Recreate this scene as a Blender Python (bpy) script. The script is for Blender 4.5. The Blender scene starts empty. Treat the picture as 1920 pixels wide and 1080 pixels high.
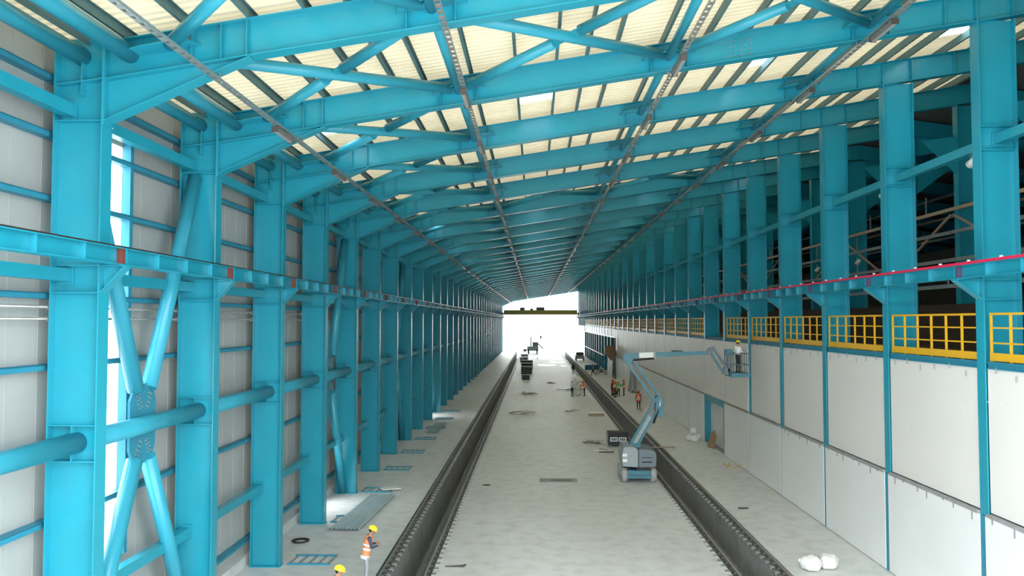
import bpy, bmesh, math, random
import numpy as np
from mathutils import Vector, Matrix
random.seed(7)
R = math.radians
S = bpy.context.scene
COL = S.collection

# ------------------------------------------------------------------ camera
cam_d = bpy.data.cameras.new('camera')
cam_d.sensor_width = 36.0
cam_d.lens = 1535.2 / 1920.0 * 36.0
cam_d.clip_end = 2000
cam = bpy.data.objects.new('camera', cam_d)
COL.objects.link(cam)
cam.location = (0, 0, 8.476)
cam.rotation_euler = (R(90) + 0.0402, 0, 0.0277)
S.camera = cam

# ------------------------------------------------------------------ world: bright overcast sky
w = bpy.data.worlds.new('sky'); S.world = w; w.use_nodes = True
wn = w.node_tree.nodes; wn.clear()
wo = wn.new('ShaderNodeOutputWorld'); wb = wn.new('ShaderNodeBackground')
wb.inputs['Color'].default_value = (0.93, 0.98, 1.0, 1)
wb.inputs['Strength'].default_value = 1.0
w.node_tree.links.new(wb.outputs[0], wo.inputs[0])
S.view_settings.view_transform = 'Standard'
S.view_settings.look = 'None'
S.view_settings.gamma = 1.0
S.view_settings.use_curve_mapping = False
S.view_settings.exposure = 2.95
S.cycles.max_bounces = 10
S.cycles.diffuse_bounces = 7
S.cycles.glossy_bounces = 3

# ------------------------------------------------------------------ materials
MATS = {}
def mat(name, col, rough=0.5, metal=0.0, var=0.0, scale=1.0, col2=None, bump=0.0, bscale=20, translucent=0.0, spec=0.4, detail=4):
    m = bpy.data.materials.new(name); m.use_nodes = True
    nt = m.node_tree; n = nt.nodes; l = nt.links
    p = n['Principled BSDF']
    p.inputs['Base Color'].default_value = (*col, 1)
    p.inputs['Roughness'].default_value = rough
    p.inputs['Metallic'].default_value = metal
    p.inputs['Specular IOR Level'].default_value = spec
    src = None
    if var > 0 or col2 is not None:
        g = n.new('ShaderNodeNewGeometry')
        nz = n.new('ShaderNodeTexNoise'); nz.inputs['Scale'].default_value = scale
        nz.inputs['Detail'].default_value = detail; nz.inputs['Roughness'].default_value = 0.6
        l.new(g.outputs['Position'], nz.inputs['Vector'])
        rp = n.new('ShaderNodeValToRGB')
        rp.color_ramp.elements[0].position = 0.3; rp.color_ramp.elements[1].position = 0.7
        c2 = col2 if col2 is not None else tuple(c * (1 - var) for c in col)
        rp.color_ramp.elements[0].color = (*c2, 1)
        rp.color_ramp.elements[1].color = (*col, 1)
        l.new(nz.outputs['Fac'], rp.inputs['Fac'])
        l.new(rp.outputs['Color'], p.inputs['Base Color'])
        src = rp.outputs['Color']
    if bump > 0:
        g2 = n.new('ShaderNodeNewGeometry')
        nb = n.new('ShaderNodeTexNoise'); nb.inputs['Scale'].default_value = bscale
        l.new(g2.outputs['Position'], nb.inputs['Vector'])
        b = n.new('ShaderNodeBump'); b.inputs['Strength'].default_value = bump; b.inputs['Distance'].default_value = 0.02
        l.new(nb.outputs['Fac'], b.inputs['Height']); l.new(b.outputs['Normal'], p.inputs['Normal'])
    if translucent > 0:
        t = n.new('ShaderNodeBsdfTranslucent'); t.inputs['Color'].default_value = (*col, 1)
        mx = n.new('ShaderNodeMixShader'); mx.inputs[0].default_value = translucent
        out = n['Material Output']
        l.new(p.outputs[0], mx.inputs[1]); l.new(t.outputs[0], mx.inputs[2]); l.new(mx.outputs[0], out.inputs['Surface'])
    MATS[name] = m
    return m

BLUE = mat('blue_paint', (0.018, 0.31, 0.42), 0.27, var=0.12, scale=0.7, spec=0.5)
BLUE2 = mat('blue_paint_girt', (0.03, 0.25, 0.36), 0.5, var=0.15, scale=1.0)
TUBE = mat('blue_tube_paint', (0.035, 0.325, 0.44), 0.3, var=0.1, scale=0.8)
PURL = mat('purlin_grey_green', (0.10, 0.20, 0.21), 0.55, var=0.2, scale=2)
PRIMER = mat('red_primer', (0.17, 0.04, 0.03), 0.6)
PURPLE = mat('dull_purple_primer', (0.08, 0.06, 0.12), 0.6)
RED = mat('red_conductor', (0.62, 0.02, 0.08), 0.45)
ROOF = mat('cream_roof_sheet', (0.76, 0.68, 0.51), 0.55, var=0.1, scale=0.4, translucent=0.105)  # translucency added so daylight glows through the sheets and fills the hall
SKYL = mat('skylight_sheet', (0.85, 0.97, 1.0), 0.3, translucent=0.85)
CLAD = mat('grey_white_cladding', (0.41, 0.42, 0.405), 0.5, var=0.12, scale=0.5)
STEELD = mat('dark_steel', (0.10, 0.095, 0.09), 0.45, 0.6, var=0.3, scale=6)
RAILM = mat('worn_rail_steel', (0.46, 0.44, 0.42), 0.35, 0.6, var=0.3, scale=8)
GALV = mat('galvanised', (0.42, 0.42, 0.40), 0.35, 0.6, var=0.25, scale=5)
LAMPM = mat('lamp_housing', (0.22, 0.20, 0.18), 0.4, 0.3)
LAMPD = mat('lamp_diffuser', (0.34, 0.32, 0.30), 0.3)
LAMPW = mat('lamp_white', (0.8, 0.8, 0.78), 0.35)
PANU = mat('white_wall_panel_upper', (0.77, 0.75, 0.72), 0.4, var=0.04, scale=0.3)
PANL = mat('white_wall_panel_lower', (0.81, 0.82, 0.82), 0.35, var=0.05, scale=0.5)
LEDGE = mat('grey_flashing', (0.36, 0.36, 0.36), 0.5, var=0.3, scale=3)
YEL = mat('yellow_paint', (0.75, 0.42, 0.02), 0.4, var=0.08, scale=2)
PITM = mat('pit_concrete', (0.40, 0.41, 0.40), 0.8, var=0.3, scale=1.3, bump=0.2)
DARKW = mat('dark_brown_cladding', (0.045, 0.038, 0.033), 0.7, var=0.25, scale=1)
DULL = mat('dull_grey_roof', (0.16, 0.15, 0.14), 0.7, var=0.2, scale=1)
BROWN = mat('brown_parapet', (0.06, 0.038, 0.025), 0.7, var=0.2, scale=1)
WHITE = mat('white_sacking', (0.80, 0.79, 0.76), 0.7, var=0.12, scale=6, bump=0.4)
CARD = mat('brown_board', (0.36, 0.24, 0.15), 0.8, var=0.2, scale=4)
WOOD = mat('plywood', (0.42, 0.33, 0.24), 0.7, var=0.2, scale=5)
BLACK = mat('black_plastic', (0.016, 0.018, 0.02), 0.5)
RUBBER = mat('dusty_tyre', (0.42, 0.42, 0.42), 0.8, var=0.2, scale=6)
LTEAL = mat('lift_teal', (0.06, 0.21, 0.27), 0.4, var=0.12, scale=3)
LGREY = mat('lift_grey_cover', (0.30, 0.36, 0.37), 0.4, var=0.08, scale=3)
LDGREY = mat('lift_dark_cover', (0.15, 0.20, 0.23), 0.45, var=0.08, scale=3)
CHROME = mat('cylinder_rod', (0.75, 0.75, 0.75), 0.2, 0.9)
SKIN = mat('skin', (0.42, 0.22, 0.14), 0.5)
HAIR = mat('dark_hair', (0.02, 0.016, 0.014), 0.6)
ORANGE = mat('orange_vest', (0.85, 0.16, 0.04), 0.6, var=0.1, scale=9)
ORANGE2 = mat('faded_orange_vest', (0.86, 0.30, 0.13), 0.6, var=0.1, scale=9)
GREENV = mat('green_vest', (0.10, 0.50, 0.10), 0.6)
REFL = mat('reflective_band', (0.88, 0.86, 0.80), 0.35)
HELY = mat('yellow_helmet', (0.86, 0.66, 0.03), 0.35)
HELW = mat('white_helmet', (0.85, 0.85, 0.82), 0.35)
HELR = mat('red_helmet', (0.55, 0.05, 0.03), 0.4)
DARKC = mat('dark_cloth', (0.03, 0.032, 0.04), 0.8)
GREYC = mat('grey_trousers', (0.38, 0.39, 0.42), 0.8, var=0.15, scale=10)
NAVY = mat('navy_cloth', (0.06, 0.07, 0.11), 0.8)
REDC = mat('dark_red_cloth', (0.22, 0.03, 0.02), 0.8)
SHIRTW = mat('white_shirt', (0.80, 0.80, 0.80), 0.7)
GLASSY = mat('wet_film', (0.30, 0.30, 0.29), 0.06, spec=0.9)

def floor_material():
    m = bpy.data.materials.new('concrete_floor'); m.use_nodes = True
    nt = m.node_tree; n = nt.nodes; l = nt.links; p = n['Principled BSDF']
    g = n.new('ShaderNodeNewGeometry')
    n1 = n.new('ShaderNodeTexNoise'); n1.inputs['Scale'].default_value = 0.16; n1.inputs['Detail'].default_value = 6
    n2 = n.new('ShaderNodeTexNoise'); n2.inputs['Scale'].default_value = 1.6; n2.inputs['Detail'].default_value = 8
    mp = n.new('ShaderNodeMapping'); mp.inputs['Scale'].default_value = (1.0, 0.35, 1.0)
    l.new(g.outputs['Position'], mp.inputs['Vector'])
    l.new(mp.outputs[0], n1.inputs['Vector']); l.new(g.outputs['Position'], n2.inputs['Vector'])
    r1 = n.new('ShaderNodeValToRGB')
    r1.color_ramp.elements[0].position = 0.32; r1.color_ramp.elements[0].color = (0.60, 0.60, 0.585, 1)
    r1.color_ramp.elements[1].position = 0.66; r1.color_ramp.elements[1].color = (0.71, 0.735, 0.73, 1)
    l.new(n1.outputs['Fac'], r1.inputs['Fac'])
    r2 = n.new('ShaderNodeValToRGB')
    r2.color_ramp.elements[0].position = 0.25; r2.color_ramp.elements[0].color = (0.80, 0.79, 0.77, 1)
    r2.color_ramp.elements[1].position = 0.55; r2.color_ramp.elements[1].color = (1, 1, 1, 1)
    l.new(n2.outputs['Fac'], r2.inputs['Fac'])
    mx = n.new('ShaderNodeMix'); mx.data_type = 'RGBA'; mx.blend_type = 'MULTIPLY'; mx.inputs[0].default_value = 1
    l.new(r1.outputs[0], mx.inputs[6]); l.new(r2.outputs[0], mx.inputs[7])
    l.new(mx.outputs[2], p.inputs['Base Color'])
    p.inputs['Roughness'].default_value = 0.45; p.inputs['Specular IOR Level'].default_value = 0.45
    return m
FLOOR = floor_material()

# ------------------------------------------------------------------ mesh helpers
def bx(bm, x0, x1, y0, y1, z0, z1):
    v = [bm.verts.new(c) for c in ((x0,y0,z0),(x1,y0,z0),(x1,y1,z0),(x0,y1,z0),(x0,y0,z1),(x1,y0,z1),(x1,y1,z1),(x0,y1,z1))]
    for f in ((0,3,2,1),(4,5,6,7),(0,1,5,4),(1,2,6,5),(2,3,7,6),(3,0,4,7)):
        bm.faces.new([v[i] for i in f])
def prism(bm, poly, axis, a0, a1):
    """poly of 2D points extruded along axis ('x': poly is (y,z); 'y': (x,z); 'z': (x,y))"""
    def P(u, v, a):
        return (a,u,v) if axis == 'x' else ((u,a,v) if axis == 'y' else (u,v,a))
    A = [bm.verts.new(P(u,v,a0)) for u, v in poly]; B = [bm.verts.new(P(u,v,a1)) for u, v in poly]
    n = len(poly)
    bm.faces.new(A); bm.faces.new(B[::-1])
    for i in range(n):
        bm.faces.new((A[i], B[i], B[(i+1) % n], A[(i+1) % n]))
def frame_of(d):
    d = d.normalized(); up = Vector((0,0,1)) if abs(d.z) < 0.95 else Vector((1,0,0))
    u = d.cross(up).normalized(); v = u.cross(d).normalized()
    return u, v
def tube(bm, p0, p1, r0, r1=None, n=16, cap=True):
    p0 = Vector(p0); p1 = Vector(p1); r1 = r0 if r1 is None else r1
    u, v = frame_of(p1 - p0)
    A = [bm.verts.new(p0 + (u*math.cos(t) + v*math.sin(t))*r0) for t in [2*math.pi*i/n for i in range(n)]]
    B = [bm.verts.new(p1 + (u*math.cos(t) + v*math.sin(t))*r1) for t in [2*math.pi*i/n for i in range(n)]]
    for i in range(n):
        f = bm.faces.new((A[i], A[(i+1) % n], B[(i+1) % n], B[i])); f.smooth = True
    if cap:
        bm.faces.new(A[::-1]); bm.faces.new(B)
def bar(bm, p0, p1, wd, ht):
    """rectangular bar between two points; wd horizontal, ht the other way"""
    p0 = Vector(p0); p1 = Vector(p1); u, v = frame_of(p1 - p0)
    A = [bm.verts.new(p0 + u*a*wd/2 + v*b*ht/2) for a, b in ((-1,-1),(1,-1),(1,1),(-1,1))]
    B = [bm.verts.new(p1 + u*a*wd/2 + v*b*ht/2) for a, b in ((-1,-1),(1,-1),(1,1),(-1,1))]
    bm.faces.new(A[::-1]); bm.faces.new(B)
    for i in range(4):
        bm.faces.new((A[i], A[(i+1) % 4], B[(i+1) % 4], B[i]))
def ball(bm, c, r, sx=1, sy=1, sz=1, n=12):
    c = Vector(c); m = max(4, n // 2); rows = []
    for i in range(1, m):
        ph = math.pi * i / m
        rows.append([bm.verts.new(c + Vector((sx*r*math.sin(ph)*math.cos(t), sy*r*math.sin(ph)*math.sin(t), sz*r*math.cos(ph)))) for t in [2*math.pi*q/n for q in range(n)]])
    top = bm.verts.new(c + Vector((0, 0, sz*r))); bot = bm.verts.new(c - Vector((0, 0, sz*r)))
    for q in range(n):
        p = (q + 1) % n
        fs = [(top, rows[0][q], rows[0][p]), (bot, rows[-1][p], rows[-1][q])]
        fs += [(a[q], b[q], b[p], a[p]) for a, b in zip(rows[:-1], rows[1:])]
        for f in fs: bm.faces.new(f).smooth = True
def mesh(name, fn, material, bevel=0):
    bm = bmesh.new(); fn(bm)
    bmesh.ops.recalc_face_normals(bm, faces=bm.faces)
    if bevel:
        bmesh.ops.bevel(bm, geom=list(bm.edges), offset=bevel, segments=2, affect='EDGES')
    me = bpy.data.meshes.new(name); bm.to_mesh(me); bm.free()
    for m in (material if isinstance(material, (list, tuple)) else [material]): me.materials.append(m)
    return me
def BX(name, m, *b, bevel=0):
    return mesh(name, lambda bm: bx(bm, *b), m, bevel)
def ob(name, me, parent=None, loc=(0,0,0), rot=(0,0,0), scale=None):
    o = bpy.data.objects.new(name, me); COL.objects.link(o)
    o.location = loc; o.rotation_euler = rot
    if scale: o.scale = scale
    o.parent = parent
    return o
def tag(o, label, cat, group=None, kind=None):
    if label: o['label'] = label
    if cat: o['category'] = cat
    if group: o['group'] = group
    if kind: o['kind'] = kind
    return o
def thing(name, label, cat, loc=(0,0,0), rotz=0, group=None, rot=None):
    e = bpy.data.objects.new(name, None); COL.objects.link(e)
    e.location = loc; e.rotation_euler = rot if rot else (0,0,rotz); e.empty_display_size = 0.2
    return tag(e, label, cat, group)
def place(kit, name, label, cat, loc, rot=(0,0,0), group=None):
    """kit: list of (part name, mesh) or (part name, mesh, [(sub name, mesh)...]); meshes shared between copies"""
    if len(kit) == 1 and len(kit[0]) == 2:
        o = ob(name, kit[0][1], None, loc, rot); return tag(o, label, cat, group)
    e = thing(name, label, cat, loc, rot=rot, group=group)
    for it in kit:
        c = ob(it[0], it[1], e)
        if it[1].get('stuff'): c['kind'] = 'stuff'
        for s in (it[2] if len(it) > 2 else ()):
            d = ob(s[0], s[1], c)
            if s[1].get('stuff'): d['kind'] = 'stuff'
    return e
def stuff(me): me['stuff'] = 1; return me
def struct(name, me, parent=None, label=None):
    o = ob(name, me, parent)
    if parent is None:
        o['kind'] = 'structure'
        if label: o['label'] = label
    return o
def join_meshes(name, items, material):
    """one mesh out of the kit's meshes (for far copies whose parts cannot be seen)"""
    bm = bmesh.new()
    for it in items:
        bm.from_mesh(it[1])
        for s in (it[2] if len(it) > 2 else ()): bm.from_mesh(s[1])
    for f in bm.faces: f.material_index = 0
    me = bpy.data.meshes.new(name); bm.to_mesh(me); bm.free(); me.materials.append(material)
    return me

ORD = ['nearest', 'first', 'second', 'third', 'fourth', 'fifth', 'sixth', 'seventh', 'eighth', 'ninth', 'tenth', 'eleventh', 'twelfth', 'thirteenth', 'fourteenth', 'fifteenth', 'sixteenth', 'seventeenth', 'eighteenth', 'nineteenth', 'twentieth']
K0, K1 = 0, 36                       # frame numbers; frame 1 is the first in view
LBL = 20                             # frames up to here can be counted out in a label
NEAR = 14                            # frames up to here get separate parts
def D(k): return 10.49 + 6.0 * k
YA, YB = D(K0) - 0.6, D(K1) + 0.4
SL = 0.154
def zb(x): return 13.42 + SL * (x + 8.80)          # underside of the rafters
RD = 0.79                                          # rafter depth
def zr(x): return zb(x) + RD + 0.26                # roof sheet underside
XR = 18.2                                          # ridge

# ------------------------------------------------------------------ floor, ground, pits
PL = (-5.29, -3.46)    # left pit: outer faces of the kerbs
PR = (6.60, 8.56)
def floor_fn(bm):
    for a, b in ((-10.2, PL[0]), (PL[1], PR[0]), (PR[1], 40)):
        bx(bm, a, b, YA - 1, YB + 1, -0.3, 0)
struct('floor', mesh('floor', floor_fn, FLOOR), label='grey dusty concrete hall floor')
struct('ground_near', BX('ground_near', FLOOR, -150, 150, -160, YA - 1.01, -0.35, -0.02), label='pale concrete yard outside the near end')
struct('ground_far', BX('ground_far', FLOOR, -150, 150, YB + 1.01, 520, -0.35, -0.02), label='pale concrete yard outside the far opening')
struct('ground_left', BX('ground_left', FLOOR, -150, -10.22, YA - 1, YB + 1, -0.35, -0.02), label='pale yard outside the left wall')
for nm, (a, b), cen in (('left', PL, 'left'), ('right', PR, 'right')):
    kw = 0.42
    e = thing('inspection_pit', f'long dark concrete inspection pit under the {nm} pair of rails', 'pit', ((a+b)/2, YA, -1.9))
    h = (b - a) / 2
    L = YB - YA
    e['kind'] = 'structure'; del e['category']
    ob('pit_wall', BX('pit_wall_l', PITM, -h, -h + kw, 0, L, 0, 1.86), e)
    ob('pit_wall', BX('pit_wall_r', PITM, h - kw, h, 0, L, 0, 1.86), e)
    ob('pit_bottom', BX('pit_bottom', PITM, -h + kw, h - kw, 0, L, -0.2, 0.02), e)
    KERB = MATS.get('oily_kerb') or mat('oily_kerb', (0.13, 0.13, 0.125), 0.6, var=0.35, scale=3)
    for s in (-1, 1):
        ex = -h if s < 0 else h
        ob('kerb_plate', BX('kerb_plate', KERB, min(ex - s*.05, ex - s*kw), max(ex - s*.05, ex - s*kw), 0, L, 1.86, 1.872), e)
        ob('edge_angle', BX('edge_angle', STEELD, min(ex, ex - s*0.05), max(ex, ex - s*0.05), 0, L, 1.84, 1.93), e)
    for s in (-1, 1):
        xr = (a+b)/2 + s * (h - 0.16)
        side = {(-1,'left'): 'outer', (1,'left'): 'inner', (-1,'right'): 'inner', (1,'right'): 'outer'}[(s, nm)]
        def rail_fn(bm):
            prism(bm, [(-.07,0),(.07,0),(.07,.015),(.012,.03),(.012,.10),(.036,.11),(.036,.145),(-.036,.145),(-.036,.11),(-.012,.10),(-.012,.03),(-.07,.015)], 'y', 0, L)
        r = thing('running_rail', f'steel running rail with clips on the {side} edge of the {nm} inspection pit', 'rail', (xr, YA, -0.026))
        ob('rail_bar', mesh('rail_bar', rail_fn, RAILM), r)
        def clips(bm):
            y = 1.0
            while y < L - 0.5:
                bx(bm, -0.15, 0.15, y - .11, y + .11, 0.0, 0.035)
                bx(bm, -0.13 , -0.06, y - .05, y + .05, 0.03, 0.09)
                bx(bm, 0.06, 0.13, y - .05, y + .05, 0.03, 0.09)
                y += 0.6
        c = ob('rail_clips', mesh('rail_clips', clips, STEELD), r); c['kind'] = 'stuff'
        def chairs(bm):   # cantilevered chairs hanging on the pit side
            y = 1.0
            while y < 140:
                x0 = 0.15 if nm == 'left' else -0.31
                bx(bm, x0, x0 + .16, y - .10, y + .10, -0.05, 0.05)
                y += 0.6
        c = ob('rail_chairs', mesh('rail_chairs', chairs, GALV), r); c['kind'] = 'stuff'

# ------------------------------------------------------------------ roof: sheets, purlins, skylights
ceil = struct('ceiling', BX('ridge_cap', ROOF, XR - 0.25, XR + 0.25, YA, YB, zr(XR) + 0.02, zr(XR) + 0.08), label='cream corrugated sloping roof on dark purlins')
PUR = []
x = -0.52; inc = [1.14, 0.85, 0.78, 1.31, 1.25]
i = 0
while x < XR - 0.3:
    PUR.append(x); x += inc[i % 5]; i += 1
x = -0.52; i = 4
while True:
    x -= inc[i % 5]; i -= 1
    if x < -9.9: break
    PUR.append(x)
PUR.sort()
def purlin_fn(bm):
    L = YB - YA
    bx(bm, -0.035, 0.035, 0, L, 0.0, 0.016); bx(bm, -0.035, 0.035, 0, L, 0.226, 0.242); bx(bm, -0.035, -0.022, 0, L, 0.016, 0.226)
pm = mesh('purlin', purlin_fn, PURL)
for x in PUR:
    ob('purlin', pm, ceil, (x, YA, zb(x) + RD + 0.012))
PITCH = 0.27
def sheet_fn(x0, x1, L):
    def fn(bm):
        n = max(1, round(L / PITCH)); p = L / n
        pts = []
        for i in range(n):
            pts += [(i*p, 0.0), (i*p + p*.45, 0.0), (i*p + p*.53, 0.10), (i*p + p*.92, 0.10)]
        pts.append((L, 0.0))
        a = [bm.verts.new((x0, y, zr(x0) + z)) for y, z in pts]
        b = [bm.verts.new((x1, y, zr(x1) + z)) for y, z in pts]
        for i in range(len(pts) - 1):
            bm.faces.new((a[i], b[i], b[i+1], a[i+1]))
    return fn
RX0, RX1 = -10.5, XR
full = mesh('roof_sheet', sheet_fn(RX0, RX1, 6.0), ROOF)
def near_pur(x): return min(PUR, key=lambda p: abs(p - x))
for k in range(K0, K1):
    y0 = D(k)
    if k == 2 or (k >= 6 and k % 2 == 0):  # skylights in the farther bays are added to brighten the middle of the hall
        ob('roof_sheet', mesh('roof_sheet_part', sheet_fn(RX0, RX1, 2.5), ROOF), ceil, (0, y0, 0))
        ob('roof_sheet', mesh('roof_sheet_part', sheet_fn(RX0, RX1, 1.3), ROOF), ceil, (0, y0 + 4.7, 0))
        edges = []
        for xs in (-6.6, 0.0, 7.1, 13.7):
            a = near_pur(xs - 0.55); j = PUR.index(a)
            edges.append((a + .03, PUR[j+1] - .03))
        last = RX0
        for a, b in edges:
            ob('roof_sheet', mesh('roof_sheet_part', sheet_fn(last, a, 2.2), ROOF), ceil, (0, y0 + 2.5, 0))
            ob('skylight_sheet', mesh('skylight_sheet', sheet_fn(a, b, 2.2), SKYL), ceil, (0, y0 + 2.5, 0))
            last = b
        ob('roof_sheet', mesh('roof_sheet_part', sheet_fn(last, RX1, 2.2), ROOF), ceil, (0, y0 + 2.5, 0))
    else:
        ob('roof_sheet', full, ceil, (0, y0, 0))
ob('roof_sheet', mesh('roof_sheet_part', sheet_fn(RX0, RX1, 0.6), ROOF), ceil, (0, D(K0) - .6, 0))
def zr2(x): return zr(XR) - SL * (x - XR)
def roof2(bm):
    prism(bm, [(XR, zr2(XR)), (40, zr2(40)), (40, zr2(40) + .06), (XR, zr2(XR) + .06)], 'y', YA, YB)
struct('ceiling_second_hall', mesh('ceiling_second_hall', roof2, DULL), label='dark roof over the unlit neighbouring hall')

# ------------------------------------------------------------------ left wall
wl = struct('wall_left', BX('wall_left_plinth', FLOOR, -10.22, -10.0, YA, YB, 0, 0.35), label='grey white sheet cladding of the left wall on blue rails')
WX0, WX1 = -10.20, -10.15
WTOP = 14.35
OPEN = {1: (1.3, 3.27, 2.86, 12.75), 4: (1.6, 4.4, 0.0, 2.5), 10: (1.6, 4.4, 0.0, 2.5)}
def sheetw(y0, y1, z0, z1):
    def fn(bm):
        bx(bm, WX0, WX1, y0 + .006, y1 - .006, z0, z1)
        bx(bm, WX1 - .005, WX1 + .012, y1 - .03, y1 - .008, z0, z1)
    return fn
std_sheet = mesh('cladding_sheet', sheetw(0, 1.0, 0.3, WTOP), CLAD)
bay_sheet = mesh('cladding_bay', sheetw(0, 6.0, 0.3, WTOP), CLAD)
for k in range(K0, K1):
    y0 = D(k)
    if k in OPEN:
        a, b, z0, z1 = OPEN[k]
        cuts = [0, a, b, b + 1.0, 6.0] if b + 1.0 < 5.5 else [0, a, b, 6.0]
        for c0, c1 in zip(cuts[:-1], cuts[1:]):
            if (c0, c1) == (a, b):
                ob('cladding_sheet', mesh('cladding_sheet', sheetw(a, b, z1, WTOP), CLAD), wl, (0, y0, 0))
                if z0 > 0: ob('cladding_sheet', mesh('cladding_sheet', sheetw(a, b, 0.3, z0), CLAD), wl, (0, y0, 0))
            else:
                ob('cladding_sheet', mesh('cladding_sheet', sheetw(c0, c1, 0.3, WTOP), CLAD), wl, (0, y0, 0))
        ob('jamb_post', BX('jamb_post', BLUE2, -10.14, -9.94, b, b + .16, z0, z1 + .1), wl, (0, y0, 0))
    elif k < 9:
        for j in range(6): ob('cladding_sheet', std_sheet, wl, (0, y0 + j, 0))
    else:
        ob('cladding_sheet', bay_sheet, wl, (0, y0, 0))
ob('cladding_sheet', mesh('cladding_sheet', sheetw(0, .6, 0.3, WTOP), CLAD), wl, (0, YA, 0))
def girt_fn(bm):
    bx(bm, -10.15, -9.93, 0, 5.94, -0.012, 0.012); bx(bm, -9.95, -9.93, 0, 5.94, -0.11, 0.012); bx(bm, -10.15, -9.95, 0, 5.94, -.11, -.1)
gm = mesh('girt', girt_fn, BLUE2)
def girt_part(y0, y1):
    def fn(bm):
        bx(bm, -10.15, -9.93, y0, y1, -0.012, 0.012); bx(bm, -9.95, -9.93, y0, y1, -0.11, 0.012)
    return fn
for k in range(K0, K1):
    for z in (0.95, 4.4, 6.0, 7.58, 9.04, 11.05, 12.36, 13.55):
        if k in OPEN and OPEN[k][2] == 0 and z < 2.5:
            a, b = OPEN[k][:2]
            ob('girt', mesh('girt_part', girt_part(0.03, a), BLUE2), wl, (0, D(k), z))
            ob('girt', mesh('girt_part', girt_part(b, 5.97), BLUE2), wl, (0, D(k), z))
        else:
            ob('girt', gm, wl, (0, D(k) + 0.03, z))
for z, lab in ((8.52, 'lower'), (8.76, 'upper')):
    e = thing('conduit_pipe', f'{lab} of two thin grey pipes running along the left cladding', 'pipe', (-9.88, YA, z))
    def cf(bm): tube(bm, (0,0,0), (0, 120, 0), 0.03, n=8)
    ob('pipe_run', mesh('conduit', cf, GALV), e)
    def cc(bm):
        for i in range(40): bx(bm, -.06, .04, i*3 + .5, i*3 + .56, -.06, .06)
    c = ob('pipe_clamps', mesh('clamps', cc, GALV), e); c['kind'] = 'stuff'

# ------------------------------------------------------------------ steel columns
CW, FW = 1.02, 0.40           # web width, flange width
def column_kit(ztop, side, corbel_z=9.66, top_open=False):
    """local x: 0 at the hall-side face, growing outwards (away from the hall); mirrored for the left side"""
    sg = -1 if side == 'L' else 1
    def B(name, x0, x1, *r): 
        a, b = sorted((x0*sg, x1*sg)); return BX(name, BLUE, a, b, *r)
    kit = []
    kit.append(('web', B('col_web', .03, CW - .03, -.012, .012, 0, ztop)))
    kit.append(('flange', B('col_flange_in', 0, .03, -FW/2, FW/2, 0, ztop)))
    kit.append(('flange', B('col_flange_out', CW - .03, CW, -FW/2, FW/2, 0, ztop)))
    zs = [5.65, 6.37, 9.05, 9.60, 12.57] if side == 'L' else [9.05, 9.60, 13.1, 13.75]
    for z in zs:
        kit.append(('stiffener_plate', B('col_stiff', .03, CW - .03, -FW/2 + .02, FW/2 - .02, z - .012, z + .012)))
    if side == 'L':
        kit.append(('tube_socket', B('col_socket', .50, .53, -FW/2 + .02, FW/2 - .02, 5.66, 6.36)))
        kit.append(('head_socket', B('col_head_socket', .45, .475, -FW/2 + .02, FW/2 - .02, 13.1, 14.1)))
        kit.append(('head_plate', mesh('col_head', lambda bm: prism(bm, [(-.03, 13.42), (-.99, 13.30), (-.99, 13.325), (-.03, 13.445)], 'y', -.19, .19), BLUE)))
    kit.append(('base_plate', B('col_base', -.03 if side == 'L' else .0, CW + .03, -.22, .22, 0.0, .03)))
    cl = .46 if side == 'L' else .66
    def cb(bm):
        s = sg
        prism(bm, [(0, 9.07), (0, 9.58), (-cl*s, 9.58)], 'y', -.012, .012)
        prism(bm, [(-.0*s, 9.05), (-cl*s - .01*s, 9.56), (-cl*s - .01*s, 9.59), (-.0*s, 9.08)], 'y', -.14, .14)
        bx(bm, *sorted((0, -(cl + .01)*s)), -.15, .15, 9.585, 9.61)
    kit.append(('corbel', mesh('col_corbel', cb, BLUE)))
    if side == 'L':
        def bolts(bm):
            for i in range(16):
                for dx in (-.13, .13):
                    z = 12.70 + i * .095
                    tube(bm, (-.03, dx, z), (-.062, dx, z), .02, n=6)
        kit.append(('end_plate_bolts', stuff(mesh('col_bolts', bolts, GALV))))
    return kit
kL = column_kit(14.3, 'L')
kR = column_kit(zb(12.5), 'R')
kLf = [('steel_column', join_meshes('col_far_l', kL, BLUE))]
kRf = [('steel_column', join_meshes('col_far_r', kR, BLUE))]
XL, XC = -8.80, 12.03
def olabel(k, txt, far):
    if k <= LBL: return txt.format(ORD[k])
    return far
for k in range(K0, K1 + 1):
    near = k <= NEAR
    place(kL if near else kLf, 'steel_column', olabel(k, '{} in view of the blue steel columns along the left wall', 'one of the distant blue columns crowding the left wall towards the opening') if k else 'blue steel column of the left wall closest to the camera', 'column', (XL, D(k), 0), group='left row of steel columns')
    place(kR if near else kRf, 'steel_column', olabel(k, 'blue steel column of the right row standing in line with {} left column', 'one of the distant blue columns of the right row towards the opening') if k else 'blue steel column of the right row closest to the camera', 'column', (XC, D(k), 0), group='right row of steel columns')

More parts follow.
